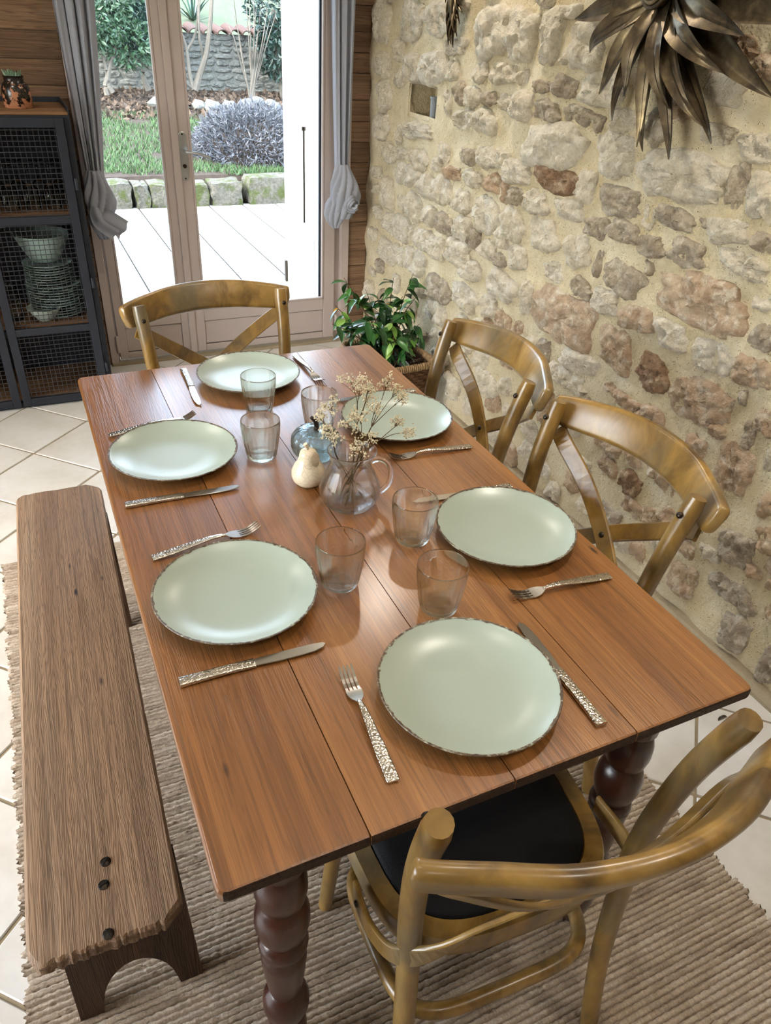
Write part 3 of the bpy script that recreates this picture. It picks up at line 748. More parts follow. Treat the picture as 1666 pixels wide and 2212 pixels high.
for i in range(26):
    t = ry.uniform(0, 2*PI); el = ry.uniform(.15, 1.4); L = ry.uniform(.45, .62); d = Vector((math.cos(t)*math.cos(el), math.sin(t)*math.cos(el), math.sin(el))); s = d.cross(Vector((0, 0, 1))).normalized()*.018
    a = Vector((0, 0, .05)); obj('leaf', ([a-s, a+s, a+d*L*.6+s*.8, a+d*L*.6-s*.8, a+d*L+Vector((0, 0, -.05)), a+Vector((0, 0, -.012))], [(0, 1, 2, 3), (3, 2, 4), (0, 5, 1)]), 'dark_leaf', yc)
for k, (c, R, lab) in enumerate((((1.2, 14.5, 2.2), (.9, .4, .5), 'light green bush on the slope, leftmost above the garden wall'), ((3.05, 14.8, 2.3), (.85, .5, .6), 'light green bush on the slope just behind the yucca'),
                               ((4.95, 14.8, 2.3), (.85, .5, .7), 'light green bush on the slope behind the bare shrub'), ((6.9, 14.8, 2.4), (.95, .5, .8), 'light green bush on the slope, rightmost above the garden wall'))):
    hs = empty('hillside_bush', (c[0], c[1], c[2]-R[2]), label=lab, category='bush', group='bushes on the slope')
    obj('foliage', leaves(ell((0, 0, R[2]), R), 1250, .12, random.Random(7+k)), 'evergreen_leaf', hs)
    obj('stem', (*tube([(0, 0, -.25), (.02, 0, .1), (0, .02, R[2])], lambda t: .03-.02*t, 6), True), 'bark', hs)
# white shutter opened outwards beside the right leaf
sh = empty('shutter', (1.503, DY+.345, 0), -math.radians(2), label='white painted wooden shutter folded open outside the door', category='shutter')
for i in range(5): obj('board', bbox(-.014, .014, .004+i*.128, .130+i*.128, .03, 2.12, .003, 1), 'render_white', sh)
for zz in (.45, 1.7): obj('ledge', bbox(-.034, -.014, .03, .62, zz-.05, zz+.05, .004, 1), 'render_white', sh)
obj('rod', tr(lathe([(.006, .54), (.006, 1.03), (.012, 1.03), (.012, 1.05)], 8), (-.034, .16, 0)), 'rivet', sh)
obj('bolt', bbox(-.030, -.014, .60, .63, .06, .20, .003, 1), 'rivet', sh)

# ================================================================ RUG
RUGZ = .012
rug = empty('rug', (.4, .63, 0), label='ribbed natural jute rug under the table and bench', category='rug')
def braid(seed, L):
    r = random.Random(seed); V = []; F = []; n = int(L/.010); S = 7
    for i in range(n+1):
        x = -L/2+L*i/n; k = i % 2
        wob = .0016*nz(x, seed, 0, 5)
        for s in range(S):
            a = PI*s/(S-1); bumpy = 1+(.16 if k else -.12)+r.uniform(-.1, .1)
            V.append((x+r.uniform(-.001, .001)+(.004 if s % 2 else -.004)*(1 if k else -1)*.6, .0064*math.cos(a)*bumpy+wob, .001+.0105*math.sin(a)*bumpy))
    for i in range(n):
        for s in range(S-1): a = i*S+s; F.append((a, a+1, a+S+1, a+S))
    F.append(tuple(range(S))); F.append(tuple(reversed(range(n*S, n*S+S))))
    return V, F, True
brs = [mesh('braid_row', *braid(k, 1.45)) for k in range(7)]
for b_ in brs: b_.materials.append(MATS['jute'])
RX0, RX1, RY0, RY1 = -.325, 1.125, -.62, 1.805
PIT = .0125
nrow = int((RY1-RY0)/PIT)
rr_ = random.Random(13)
for i in range(nrow):
    obj('braid_row', brs[i % 7], None, rug, (.4-.4+rr_.uniform(-.006, .006), RY0+PIT/2+i*PIT-.63, 0), (0, 0, rr_.choice((0, PI))))
obj('backing', box(-.72, .72, RY0-.63+.005, RY1-.63-.005, .0002, .004), 'jute', rug)

# ================================================================ TABLE
TW, TL, TZt = .83, 1.4857, .76
tb = empty('dining_table', (TW/2, TL/2, 0), label='long reddish-brown pine farmhouse table with dark turned legs', category='table')
TT = .022
seams = [0, .187, .395, .60, TW]
def board(x0, x1):
    r = .008; P = []
    L0, L1 = 0, TL
    def corner(cx, cy, t0, rr):
        return [(cx+rr*math.cos(t0+PI/2*k/3), cy+rr*math.sin(t0+PI/2*k/3)) for k in range(4)]
    ra = .012 if x0 == 0 else .0015; rb_ = .012 if x1 == TW else .0015
    a, b = x0+(.0 if x0 == 0 else .0004), x1-(.0 if x1 == TW else .0004)
    P = corner(b-rb_, L1-rb_, 0, rb_)+corner(a+ra, L1-ra, PI/2, ra)+corner(a+ra, L0+ra, PI, ra)+corner(b-rb_, L0+rb_, 1.5*PI, rb_)
    n = len(P); V = []; F = []
    ins = [(0.004, TZt-TT), (0, TZt-TT+.004), (0, TZt-.005), (.0015, TZt-.0015), (.004, TZt)]
    for d, z_ in ins:
        for x, y in P:
            xx, yy = x, y
            # inset only at the outer table edges
            if y < .02: yy = y+d
            elif y > TL-.02: yy = y-d
            if x0 == 0 and x < .02: xx = x+d
            elif x1 == TW and x > TW-.02: xx = x-d
            elif d and z_ > .75: xx = x + (.0004 if x < (a+b)/2 else -.0004)
            V.append((xx-TW/2, yy-TL/2, z_))
    for r_ in range(len(ins)-1):
        for i in range(n): j = (i+1) % n; F.append((r_*n+i, r_*n+j, (r_+1)*n+j, (r_+1)*n+i))
    F.append(tuple(range((len(ins)-1)*n, len(ins)*n))); F.append(tuple(reversed(range(n))))
    return V, F
wood('end_grain', '241710', '38271b', '4a3526', 'Y', .6, 0, .9, '140c08', .6, 1., .5, .3, .3)
for a, b in zip(seams[:-1], seams[1:]):
    o = obj('board', board(a, b), 'table_wood', tb); o.data.materials.append(MATS['end_grain'])
    for p in o.data.polygons:
        if abs(p.normal.y) > .75 and p.center.z < TZt-.001: p.material_index = 1
LP = [(.018, 0), (.024, .004), (.028, .03), (.034, .075), (.034, .11), (.031, .14), (.025, .150), (.033, .162), (.039, .185), (.039, .205), (.034, .225), (.025, .235), (.028, .25), (.033, .30), (.036, .34), (.036, .362), (.031, .372), (.038, .380), (.039, .392), (.036, .402), (.030, .408), (.037, .425), (.042, .450), (.041, .475), (.036, .492), (.028, .502), (.035, .512), (.039, .535), (.038, .56), (.033, .578), (.028, .588), (.036, .598), (.036, .62)]
leg_me = mesh('leg', *lathe(LP, 26), smooth=True); leg_me.materials.append(MATS['leg_wood'])
for sx in (-1, 1):
    for sy in (-1, 1):
        L = obj('leg', leg_me, None, tb, (sx*(TW/2-.10), sy*(TL/2-.10), RUGZ))
        obj('leg_block', bbox(-.036, .036, -.036, .036, .62-RUGZ+.01, TZt-TT-RUGZ-.0005, .004), 'leg_wood', L)
for sy in (-1, 1): obj('apron', bbox(-TW/2+.137, TW/2-.137, sy*(TL/2-.10)-.011, sy*(TL/2-.10)+.011, .645, TZt-TT-.0005, .002, 1), 'leg_wood', tb)
for sx in (-1, 1): obj('apron', bbox(sx*(TW/2-.10)-.011, sx*(TW/2-.10)+.011, -TL/2+.137, TL/2-.137, .645, TZt-TT-.0005, .002, 1), 'leg_wood', tb)

# ================================================================ BENCH
bn = empty('bench', (-.121, .828, 0), math.radians(-1.7), label='worn old pine bench with dark arched board legs beside the table', category='bench')
BZ, BT = .445, .032
def bench_top():
    w, l = .110, .655; rn = random.Random(4)
    P = []
    def add(x, y): P.append((x, y))
    N = 40
    for i in range(N+1): add(w, -l+.03+(2*l-.075)*i/N)
    for x, y in ((w-.005, l-.03), (w-.02, l-.012), (w-.04, l-.002)): add(x, y)
    for i in range(1, 12): add(w-.04-(2*w-.055)*i/11, l-.002-.006*i/11+rn.uniform(-.002, .002))
    for x, y in ((-w+.005, l-.018), (-w, l-.03)): add(x, y)
    for i in range(1, N): add(-w, l-.03-(2*l-.06)*i/N)
    for x, y in ((-w, -l+.03), (-w+.008, -l+.008)): add(x, y)
    for i in range(0, 56): add(-w+.016+(2*w-.046)*i/55, -l+rn.uniform(-.0022, .0022)+.003*nz(i*.35, 3, 1))
    for x, y in ((w-.018, -l+.008), (w-.004, -l+.02)): add(x, y)
    n = len(P); V = []; F = []
    for zi, (z_, ins, j) in enumerate(((BZ-BT, .006, .004), (BZ-BT*.65, .0, .003), (BZ-BT*.3, -.001, .003), (BZ-.004, .0005, .001), (BZ, .005, 0))):
        for x, y in P:
            k = 1 if abs(y) > l-.05 else .35
            ex = 1 if abs(x) > w-.03 else 0
            V.append((x-math.copysign(ins*ex, x)+nz(x*60, y*60, zi)*j*k*ex*.6, y-math.copysign(ins*(1 if abs(y) > l-.03 else 0), y)+nz(x*70, y*70, zi+9)*j*k*1.3, z_))
    for r_ in range(4):
        for i in range(n): j = (i+1) % n; F.append((r_*n+i, r_*n+j, (r_+1)*n+j, (r_+1)*n+i))
    F.append(tuple(range(4*n, 5*n))); F.append(tuple(reversed(range(n))))
    return V, F
obj('seat_board', bench_top(), 'bench_wood', bn)
def leg_board():
    P = []; h = BZ-BT-.001-RUGZ
    P += [(-.100, h), (-.112, 0), (-.070, 0)]
    for k in range(1, 14): t = PI*k/14; P.append((-.068*math.cos(t), .10+.0*k if 0 else (.14*math.sin(t))))
    P += [(.070, 0), (.112, 0), (.100, h)]
    V = []; F = []; n = len(P)
    for y in (-.0145, .0145): V += [(x, y, z_) for x, z_ in P]
    for i in range(n): j = (i+1) % n; F.append((i, n+i, n+j, j))
    F.append(tuple(range(n))); F.append(tuple(reversed(range(n, 2*n))))
    return V, F
lb = mesh('leg_board', *leg_board()); lb.materials.append(MATS['bench_leg_wood'])
for y in (-.525, .525): obj('leg_board', lb, None, bn, (.012, y, RUGZ))
obj('stretcher', bbox(-.008, .028, -.51, .51, .30, .345, .003, 1), 'bench_leg_wood', bn)
def screw():
    V, F = lathe([(.0085, 0), (.0085, .0015), (.006, .003), (.0, .0035)], 14); return V, F
sm_ = mesh('screw', *screw(), smooth=True); sm_.materials.append(MATS['rivet'])
for x, y in ((to_plane_z(228, 1862, BZ)), (to_plane_z(224, 1912, BZ)), (to_plane_z(234, 2018, BZ))):
    q = bn.matrix_basis.inverted() @ Vector((x, y, 0)); s_ = obj('screw', sm_, None, bn, (q.x, q.y, BZ-.0005))
    obj('slot', bbox(-.008, .008, -.001, .001, .003, .0042, .0003, 1), 'seat_black', s_, None, (0, 0, random.uniform(0, 3)))

# ================================================================ CHAIRS
def superell(a, b, e, n, yo=0, taper=0):
    out = []
    for k in range(n):
        t = 2*PI*k/n; c, s = math.cos(t), math.sin(t)
        x = a*math.copysign(abs(c)**(2/e), c); y = b*math.copysign(abs(s)**(2/e), s); out.append((x*(1+taper*y/b), y+yo))
    return out
def make_chair():
    c = empty('cross_back_chair')
    fz = RUGZ
    for s in (-1, 1):
        path = cat([(s*.196, -.235, fz), (s*.190, -.205, .22), (s*.190, -.190, .44), (s*.196, -.190, .58), (s*.206, -.212, .74), (s*.213, -.250, .883)], 6)
        rp_ = obj('rear_post', (*sweep(path, lambda i, t: circ(.0165+.0025*t if t < .97 else .0165, 14), up=(0, 1, 0)), True), 'chair_wood', c)
        obj('rivet', (*tr(lathe([(.0065, 0), (.0055, .0025), (.003, .004), (.0, .0045)], 12), (s*.211, -.218, .850), (-1.2, 0, 0)), True), 'rivet', rp_)
        path = cat([(s*.205, .152, fz), (s*.192, .138, .22), (s*.176, .118, .425)], 6)
        obj('front_leg', (*tube(path, lambda t: .0145+.003*t, 12), True), 'chair_wood', c)
    # seat ring and cushion
    O = superell(.212, .180, 3.2, 64, -.022, .06); I = superell(.178, .148, 3.2, 64, -.022, .06); n = 64
    V = []; F = []
    rows = [(O, .412, .985), (O, .418, 1.0), (O, .450, 1.0), (O, .458, .985), (I, .458, 1.015), (I, .452, 1.0), (I, .412, 1.0)]
    for out, z_, k in rows: V += [(x*k, y*k, z_) for x, y in out]
    m_ = len(rows)
    for r_ in range(m_):
        for i in range(n): j = (i+1) % n; a = r_*n; b = ((r_+1) % m_)*n; F.append((a+i, a+j, b+j, b+i))
    obj('seat_frame', (V, F, True), 'chair_wood', c)
    V = []; F = []
    for out, z_, k in ((I, .43, 1.), (I, .458, 1.), (I, .464, .97), (I, .468, .85), (I, .469, .5)): V += [(x*k, y*k, z_) for x, y in out]
    for r_ in range(4):
        for i in range(n): j = (i+1) % n; F.append((r_*n+i, r_*n+j, (r_+1)*n+j, (r_+1)*n+i))
    F.append(tuple(range(4*n, 5*n))); F.append(tuple(reversed(range(n))))
    obj('seat_pad', (V, F, True), 'seat_black', c)
    hoop = [(x, y, .245) for x, y in superell(.186, .150, 4.5, 56, -.050, .04)]
    obj('stretcher_hoop', (*sweep(hoop, circ(.0135, 12), closed=True), True), 'chair_wood', c)
    # back rail: raked, bowed bar with rounded ends
    ctl = [(-.252, -.270), (-.234, -.282), (-.18, -.307), (-.10, -.340), (0, -.354), (.10, -.340), (.18, -.307), (.234, -.282), (.252, -.270)]
    path = cat([(x, y, .845+.012*(1-(x/.252)**2)) for x, y in ctl], 8); N = len(path)
    def sec(i, t):
        e = min(t, 1-t)/.07; k = math.sqrt(max(0.02, 1-(1-min(1, e))**2)); hh = (.030+.012*math.sin(PI*t))*k; th = .0125*(.55+.45*k)
        return [(p, q) for p, q in rrect(th, hh, min(th, hh)*.9, 4)]
    tiltv = Vector((0, -.42, 1)).normalized()
    obj('back_rail', (*sweep(path, sec, up=tiltv), True), 'chair_wood', c)
    for s in (-1, 1):
        off = .006*s
        pts = [(s*.222, -.272, .805), (s*.19, -.276+off, .785), (s*.10, -.286+off, .720), (0, -.270+off, .652), (-s*.10, -.240+off, .575), (-s*.170, -.216, .515), (-s*.212, -.180, .470), (-s*.228, -.12, .452), (-s*.226, -.06, .448)]
        path = cat(pts, 6)
        def up_(k=s): return Vector((0, 0, 1))
        sl = obj('cross_slat', (*sweep(path, rrect(.0042, .0200, .003, 2), up=lambda t: Vector((0, -.5*max(0, min(1, (.68-t)/.2)), 1)))[:2],), 'chair_wood', c)
        obj('screw_cap', (*tr(lathe([(.006, 0), (.005, .003), (0, .004)], 10), (-s*.2325, -.085, .449), (0, -s*PI/2, 0)), True), 'rivet', sl)
    obj('cross_rivet', (*tr(lathe([(.006, -.012), (.0075, .0), (.0075, .002), (.005, .005), (0, .006)], 12), (0, -.262, .652), (-PI/2+.1, 0, 0)), True), 'rivet', c)
    return c
ch = make_chair()
spots = [((.450, .155), math.radians(-3.2), 'antiqued yellow-brown cross-back chair at the near end, seen from behind'),
         ((.722, .528), math.radians(90.5), 'antiqued cross-back chair by the stone wall, nearer of the two on that side'),
         ((.728, 1.083), math.radians(87), 'antiqued cross-back chair by the stone wall, next to the potted plant'),
         ((.435, 1.412), math.radians(186.5), 'antiqued cross-back chair at the far end with its back to the glazed door')]
for i, ((x, y), a, lab) in enumerate(spots):
    o = ch if i == 0 else dup(ch)
    o.location = (x, y, 0); o.rotation_euler = (0, 0, a); o['label'] = lab; o['category'] = 'chair'; o['group'] = 'cross-back chairs around the table'

# ================================================================ TABLEWARE
TOP = TZt
def make_plate():
    p = empty('dinner_plate')
    prof = [(.0001, .0045), (.05, .0045), (.078, .0055), (.098, .0095), (.115, .0155), (.127, .0212), (.1325, .0246), (.1345, .0252)]
    under = [(.1345, .0238), (.128, .0190), (.115, .0125), (.098, .006), (.082, .0015), (.074, 0), (.068, 0), (.064, .002), (.0001, .0022)]
    obj('dish', (*lathe(prof+under, 96), True), 'celadon', p)
    V = []; F = []; n = 180; r_ = random.Random(6)
    for k in range(n):
        t = 2*PI*k/n; j = r_.uniform(0, .0008)+(.0016 if r_.random() < .12 else 0)
        for rr, zz in ((.1322-j, .0250-j*.42), (.1347, .0257), (.1356, .0245), (.1340, .0228)): V.append((rr*math.cos(t), rr*math.sin(t), zz))
    for k in range(n):
        for s in range(3): a = k*4+s; b = ((k+1) % n)*4+s; F.append((a, b, b+1, a+1))
    obj('rim', (V, F, True), 'plate_rim', p)
    return p
pl_ = make_plate()
PL = [((.4126, .1591), 'pale celadon plate at the near end of the table'), ((.1528, .4838), 'pale celadon plate on the bench side, nearer of the two'), ((.6825, .4863), 'pale celadon plate on the stone wall side, nearer of the two'),
      ((.1517, .9862), 'pale celadon plate on the bench side, farther of the two'), ((.6838, .9813), 'pale celadon plate on the wall side, behind the dried flowers'), ((.4179, 1.3403), 'pale celadon plate at the far end by the glazed door')]
for i, ((x, y), lab) in enumerate(PL):
    o = pl_ if i == 0 else dup(pl_)
    o.location = (x, y, TOP); o.rotation_euler = (0, 0, i*.9); o['label'] = lab; o['category'] = 'plate'; o['group'] = 'dinner plates on the table'

def make_tumbler():
    H = .092; n = 96; fl_ = 22
    def ro(z): t = z/H; return .0300+.0128*min(1, (t*1.25))**.65 if t < .8 else .0300+.0128-.0004*(t-.8)/.2
    prof = [(.0001, .0015), (.022, .0012), (.0265, 0), (.0288, .0015)]
    zs = [.004, .008, .014, .022, .032, .044, .056, .068, .080, .088]
    prof += [(ro(z_), z_) for z_ in zs]+[(ro(H)-.0003, H-.0006), (ro(H)-.0008, H), (ro(H)-.0013, H-.0006)]
    inn = [.088, .080, .068, .056, .044, .032, .022, .014, .0105]
    k0 = len(prof); prof += [(ro(z_)-.0014-(.0018 if z_ < .02 else 0)-(.0005 if z_ < .06 else 0), z_) for z_ in inn]+[(.02, .0082), (.0001, .0078)]
    def mod(r, z_, t, i):
        if i >= k0 and .009 < z_ < .082: return r-.0009*(1+math.cos(fl_*t))*.5*math.sin(PI*min(1, max(0, (z_-.009)/.073)))
        if i < k0 and .010 < z_ < .07: return r-.0005*(1+math.cos(fl_*t))*.5
        return r
    return lathe(prof, n*2, mod)
tg = mesh('tumbler', *make_tumbler(), smooth=True); tg.materials.append(MATS['glass_tumbler'])
GL = [((.460, .3417), 'fluted glass tumbler touching the back of the near-end plate'), ((.3285, .4599), 'fluted glass tumbler right of the nearer bench-side plate'), ((.505, .5328), 'fluted glass tumbler left of the nearer wall-side plate'),
      ((.3298, .9294), 'fluted glass tumbler right of the farther bench-side plate'), ((.3919, 1.1553), 'fluted glass tumbler in front of the far-end plate'), ((.4971, 1.0168), 'fluted glass tumbler behind the blue glass pumpkin')]
for i, ((x, y), lab) in enumerate(GL):
    obj('glass_tumbler', tg, None, None, (x, y, TOP+.0003), (0, 0, i*.7), label=lab, category='glass', group='fluted tumblers on the table')

def make_fork():
    f = empty('fork')           # local: tines towards +x, handle end at x=0, length .205
    hp = cat([(0, 0, .004), (.03, 0, .0055), (.07, 0, .0085), (.105, 0, .0115), (.128, 0, .0105), (.140, 0, .0075)], 5)
    def hs(i, t): w = .0095-.0012*t if t < .3 else .0092-.0062*((t-.3)/.7)**.8; return rrect(w*.5 if t > .0 else w*.48, .0016+.0006*t, .0012, 2)
    obj('handle', (*sweep(hp, lambda i, t: [(a*1.9, b) for a, b in hs(i, t)]), True), 'steel_hammered', f)
    # head: plate with four tines, dished
    def zc(x): u = (x-.138)/.067; return .0082-.0058*math.sin(PI*min(1, u*1.15)*.75)+.0085*max(0, u-.45)**2*4
    V = []; F = []
    def strip(ws):
        o = len(V)
        for x, y0, y1 in ws:
            for dz in (.0009, -.0009): V.append((x, y0, zc(x)+dz)); V.append((x, y1, zc(x)+dz))
        for k in range(len(ws)-1):
            a = o+k*4; b = a+4; F.extend([(a, b, b+1, a+1), (a+2, a+3, b+3, b+2), (a, a+2, b+2, b), (a+1, b+1, b+3, a+3)])
        F.append((o, o+1, o+3, o+2)); e = o+(len(ws)-1)*4; F.append((e, e+2, e+3, e+1))
    xs = [.136, .140, .144, .149, .154, .159, .164]
    hw = [.003, .0048, .0078, .0104, .0116, .0120, .0122]
    strip([(x, -w, w) for x, w in zip(xs, hw)])
    for k in range(4):
        c0 = -.0122+.0061*k+.00305; ws = []
        for x in (.163, .170, .178, .186, .194, .201, .205):
            w = .0021 if x < .195 else (.0017 if x < .203 else .0008); ws.append((x, c0-w, c0+w))
        strip(ws)
    obj('head', (V, F), 'steel', f)
    return f
def make_knife():
    k = empty('knife')          # handle end at x=0, tip at .225
    hp = cat([(0, 0, .0042), (.03, 0, .0046), (.07, 0, .005), (.105, 0, .0042), (.112, 0, .004)], 5)
    obj('handle', (*sweep(hp, lambda i, t: [(a*(1.0-.12*math.sin(PI*t)), b*(1-.35*t)) for a, b in rrect(.0095, .0040, .003, 3)]), True), 'steel_hammered', k)
    P = [(.108, -.006), (.114, -.0068), (.150, -.0098), (.185, -.0102), (.205, -.0090), (.219, -.0055), (.2255, .001), (.222, .0048), (.205, .0072), (.16, .0080), (.12, .0075), (.108, .0065)]
    V = []; F = []; n = len(P)
    for z_, s in ((.0032, .96), (.0046, 1.), (.0054, .94)): V += [(x, y*s, z_) for x, y in P]
    for r_ in range(2):
        for i in range(n): j = (i+1) % n; F.append((r_*n+i, r_*n+j, (r_+1)*n+j, (r_+1)*n+i))
    F.append(tuple(range(2*n, 3*n))); F.append(tuple(reversed(range(n))))
    obj('blade', (V, F), 'steel', k)
    return k
FK = [((.244, .058), 86, 'steel fork left of the near-end plate'), ((.042, .639), 7, 'steel fork above the nearer bench-side plate'), ((.033, 1.128), 10, 'steel fork behind the farther bench-side plate'),
      ((.584, 1.452), -88.5, 'steel fork at the far end by the glazed door'), ((.796, .812), 177, 'steel fork in front of the farther wall-side plate'), ((.791, .302), 176.4, 'steel fork in front of the nearer wall-side plate')]
KN = [((.558, .030), 88.2, 'steel knife right of the near-end plate'), ((.026, .328), -.8, 'steel knife in front of the nearer bench-side plate'), ((.024, .826), -1.5, 'steel knife in front of the farther bench-side plate'),
      ((.267, 1.445), -92.1, 'steel knife left of the far-end plate'), ((.808, 1.130), 178.5, 'steel knife mostly hidden behind the farther wall-side plate'), ((.787, .628), 176.4, 'steel knife tucked behind the nearer wall-side plate')]
f0 = make_fork(); k0 = make_knife()
for i, ((x, y), a, lab) in enumerate(FK):
    o = f0 if i == 0 else dup(f0)
    o.location = (x, y, TOP); o.rotation_euler = (0, 0, math.radians(a)); o['label'] = lab; o['category'] = 'fork'; o['group'] = 'forks on the table'
for i, ((x, y), a, lab) in enumerate(KN):
    o = k0 if i == 0 else dup(k0)
    o.location = (x, y, TOP); o.rotation_euler = (0, 0, math.radians(a)); o['label'] = lab; o['category'] = 'knife'; o['group'] = 'knives on the table'

# pitcher
pc = empty('glass_pitcher', (.4405, .690, TOP+.0003), math.radians(-28), label='clear bulbous glass pitcher holding dried flowers', category='pitcher')
def pitcher():
    n = 96; fl_ = 16
    op = [(.0001, .002), (.030, .001), (.040, 0), (.047, .003), (.055, .012), (.0605, .026), (.0615, .040), (.058, .055), (.0505, .071), (.0435, .083), (.040, .093), (.0395, .102), (.042, .112), (.0455, .120), (.0462, .1215), (.0458, .1228), (.0445, .1228)]
    ip = [(.0405, .112), (.0378, .102), (.0382, .093), (.0415, .083), (.0482, .071), (.0555, .055), (.059, .040), (.0578, .026), (.052, .013), (.040, .0065), (.02, .0055), (.0001, .0052)]
    k = len(op)
    def mod(r, z_, t, i):
        if i >= k and .012 < z_ < .085: return r-.0022*(1+math.cos(fl_*t))*.5*math.sin(PI*(z_-.012)/.073)
        if i >= k and z_ <= .012 and r > .005: return r
        if z_ > .108 and abs(((t-PI+PI) % (2*PI))-PI) > 2.6: return r+.006*((z_-.108)/.015)
        return r
    return lathe(op+ip, n, mod)
obj('body', (*pitcher(), True), 'glass_clear', pc)
hp = cat([(.041, 0, .103), (.055, 0, .108), (.072, 0, .100), (.080, 0, .080), (.077, 0, .055), (.068, 0, .040), (.0605, 0, .034)], 6)
obj('handle', (*sweep(hp, lambda i, t: circ(.0058+.002*abs(2*t-1)**3, 10, .0045+.0015*abs(2*t-1)**3), up=(0, 1, 0)), True), 'glass_clear', pc)
# dried flower sprigs
rs = random.Random(17)
pc_c = Vector((.4405, .690, TOP))
tips = [((757, 822), .74), ((778, 840), .74), ((797, 838), .75), ((838, 826), .76), ((858, 846), .76), ((868, 862), .73), ((862, 915), .70), ((885, 935), .68), ((778, 908), .68), ((812, 885), .72), ((792, 860), .76), ((716, 876), .73), ((694, 906), .70), ((704, 928), .68), ((744, 922), .68), ((760, 898), .72), ((792, 950), .66), ((772, 968), .655), ((722, 945), .66)]
sprigs = []
lab_s = ['tall dried flower sprig leaning towards the far chair in the pitcher', 'dried flower sprig leaning far right over the wall-side plate', 'short dried flower sprig arching low to the right of the pitcher', 'dense dried flower sprig leaning left over the glass pumpkin', 'dried flower sprig standing upright in the middle of the pitcher', 'short dried flower sprig drooping over the near rim of the pitcher']
groups = [[0, 1, 2, 10], [3, 4, 5, 9], [6, 7], [11, 12, 13, 18], [8, 15, 14], [16, 17]]
for gi, idx in enumerate(groups):
    sp_ = empty('dried_flower_sprig', pc_c, label=lab_s[gi], category='dried flower', group='dried flowers in the pitcher')
    stems = []; bl = []
    T = [Vector((to_plane_y(*tips[k][0], tips[k][1])[0], tips[k][1], to_plane_y(*tips[k][0], tips[k][1])[1]))-pc_c for k in idx]
    mean = sum(T, Vector())/len(T)
    d2 = Vector((mean.x, mean.y, 0)); d2 = d2.normalized() if d2.length > .004 else Vector((1, 0, 0))
    neck = Vector((d2.x*.030, d2.y*.030, .115)); foot = Vector((-d2.x*.03+rs.uniform(-.01, .01), -d2.y*.03, .012))
    node = neck.lerp(mean, .35)+Vector((0, 0, .006))
    stems.append(tube(cat([foot, (foot+neck)/2+Vector((rs.uniform(-.004, .004), 0, .004)), neck, node], 5), .0011, 5))
    stems.append(tube(cat([foot+Vector((.012, -.008, .002)), (foot+neck)/2+Vector((.006, .003, 0)), neck+Vector((.003, .002, -.004)), node], 4), .0009, 5))
    for t_ in T:
        mid = node.lerp(t_, .5)+Vector((rs.uniform(-.006, .006), rs.uniform(-.006, .006), rs.uniform(-.004, .008)))
        stems.append(tube(cat([node, mid, t_], 4), lambda q: .0009-.0004*q, 5))
        for q in range(9):
            b0 = mid.lerp(t_, rs.uniform(.35, 1)); b1 = t_+Vector((rs.gauss(0, .009), rs.gauss(0, .009), rs.gauss(.002, .006)))
            stems.append(tube([b0, (b0+b1)/2+Vector((0, 0, .002)), b1], .0004, 4))
            for w in range(9):
                cc = b1+Vector((rs.gauss(0, .0035), rs.gauss(0, .0035), rs.gauss(.001, .0035)))
                dd = Vector((rs.gauss(0, 1), rs.gauss(0, 1), rs.gauss(.6, 1))).normalized()*rs.uniform(.0024, .0046); ee = dd.cross(Vector((rs.gauss(0, 1), rs.gauss(0, 1), rs.gauss(0, 1)))).normalized()*.0018
                ff = dd.cross(ee).normalized()*.0018
                bl.append(([cc-dd*.5, cc+ee, cc+ff, cc-ee, cc-ff, cc+dd], [(0, 2, 1), (0, 3, 2), (0, 4, 3), (0, 1, 4), (5, 1, 2), (5, 2, 3), (5, 3, 4), (5, 4, 1)]))
    obj('stem', (*join(*stems), True), 'dry_stem', sp_); obj('blossoms', join(*bl), 'dry_blossom', sp_, kind='stuff')

# ceramic pear
pe = empty('ceramic_pear', (.3885, .789, TOP), label='cream crackle-glazed ceramic pear beside the pitcher', category='ornament')
pp_ = [(.0001, .001), (.014, .0), (.024, .003), (.0325, .012), (.0355, .023), (.0345, .034), (.029, .046), (.0225, .056), (.0195, .064), (.0185, .071), (.016, .078), (.010, .082), (.0001, .0835)]
obj('body', (*lathe(pp_, 40), True), 'crackle_glaze', pe)
obj('stalk', (*tube(cat([(-.001, 0, .080), (-.003, -.001, .088), (-.007, -.001, .096)], 4), lambda t: .0038+.001*t*t, 10), True), 'crackle_glaze', pe)
def pear_leaf():
    V = []; F = []; A = Vector((.004, -.004, .0825)); n = 10
    for i in range(n+1):
        t = i/n; w = .011*math.sin(PI*min(1, t*.96+.02))**.8*(1-.25*t)
        z_ = .0845-.037*t; r_ = .0205+.0025*math.sin(PI*t)+(.006*(t-.4) if t > .4 else 0)
        r_ = max(.004+.030*t**.5, min(r_, .03)) if t < .4 else r_
        ang = -PI/2+.42
        for s in (-1, -.5, 0, .5, 1):
            aa = ang+s*w/.021; rr = r_+.0012-abs(s)*.0006+(.0006 if s == 0 else 0)
            V.append((rr*math.cos(aa), rr*math.sin(aa), z_))
    for i in range(n):
        for k in range(4): a = i*5+k; F.append((a, a+1, a+6, a+5))
    return V, F
pv, pf = pear_leaf(); m0 = len(pv)
pv2 = pv+[(p[0]*.9, p[1]*.9, p[2]) for p in pv]; pf2 = pf+[tuple(i+m0 for i in reversed(t)) for t in pf]
obj('leaf', (pv2, pf2, True), 'crackle_glaze', pe)
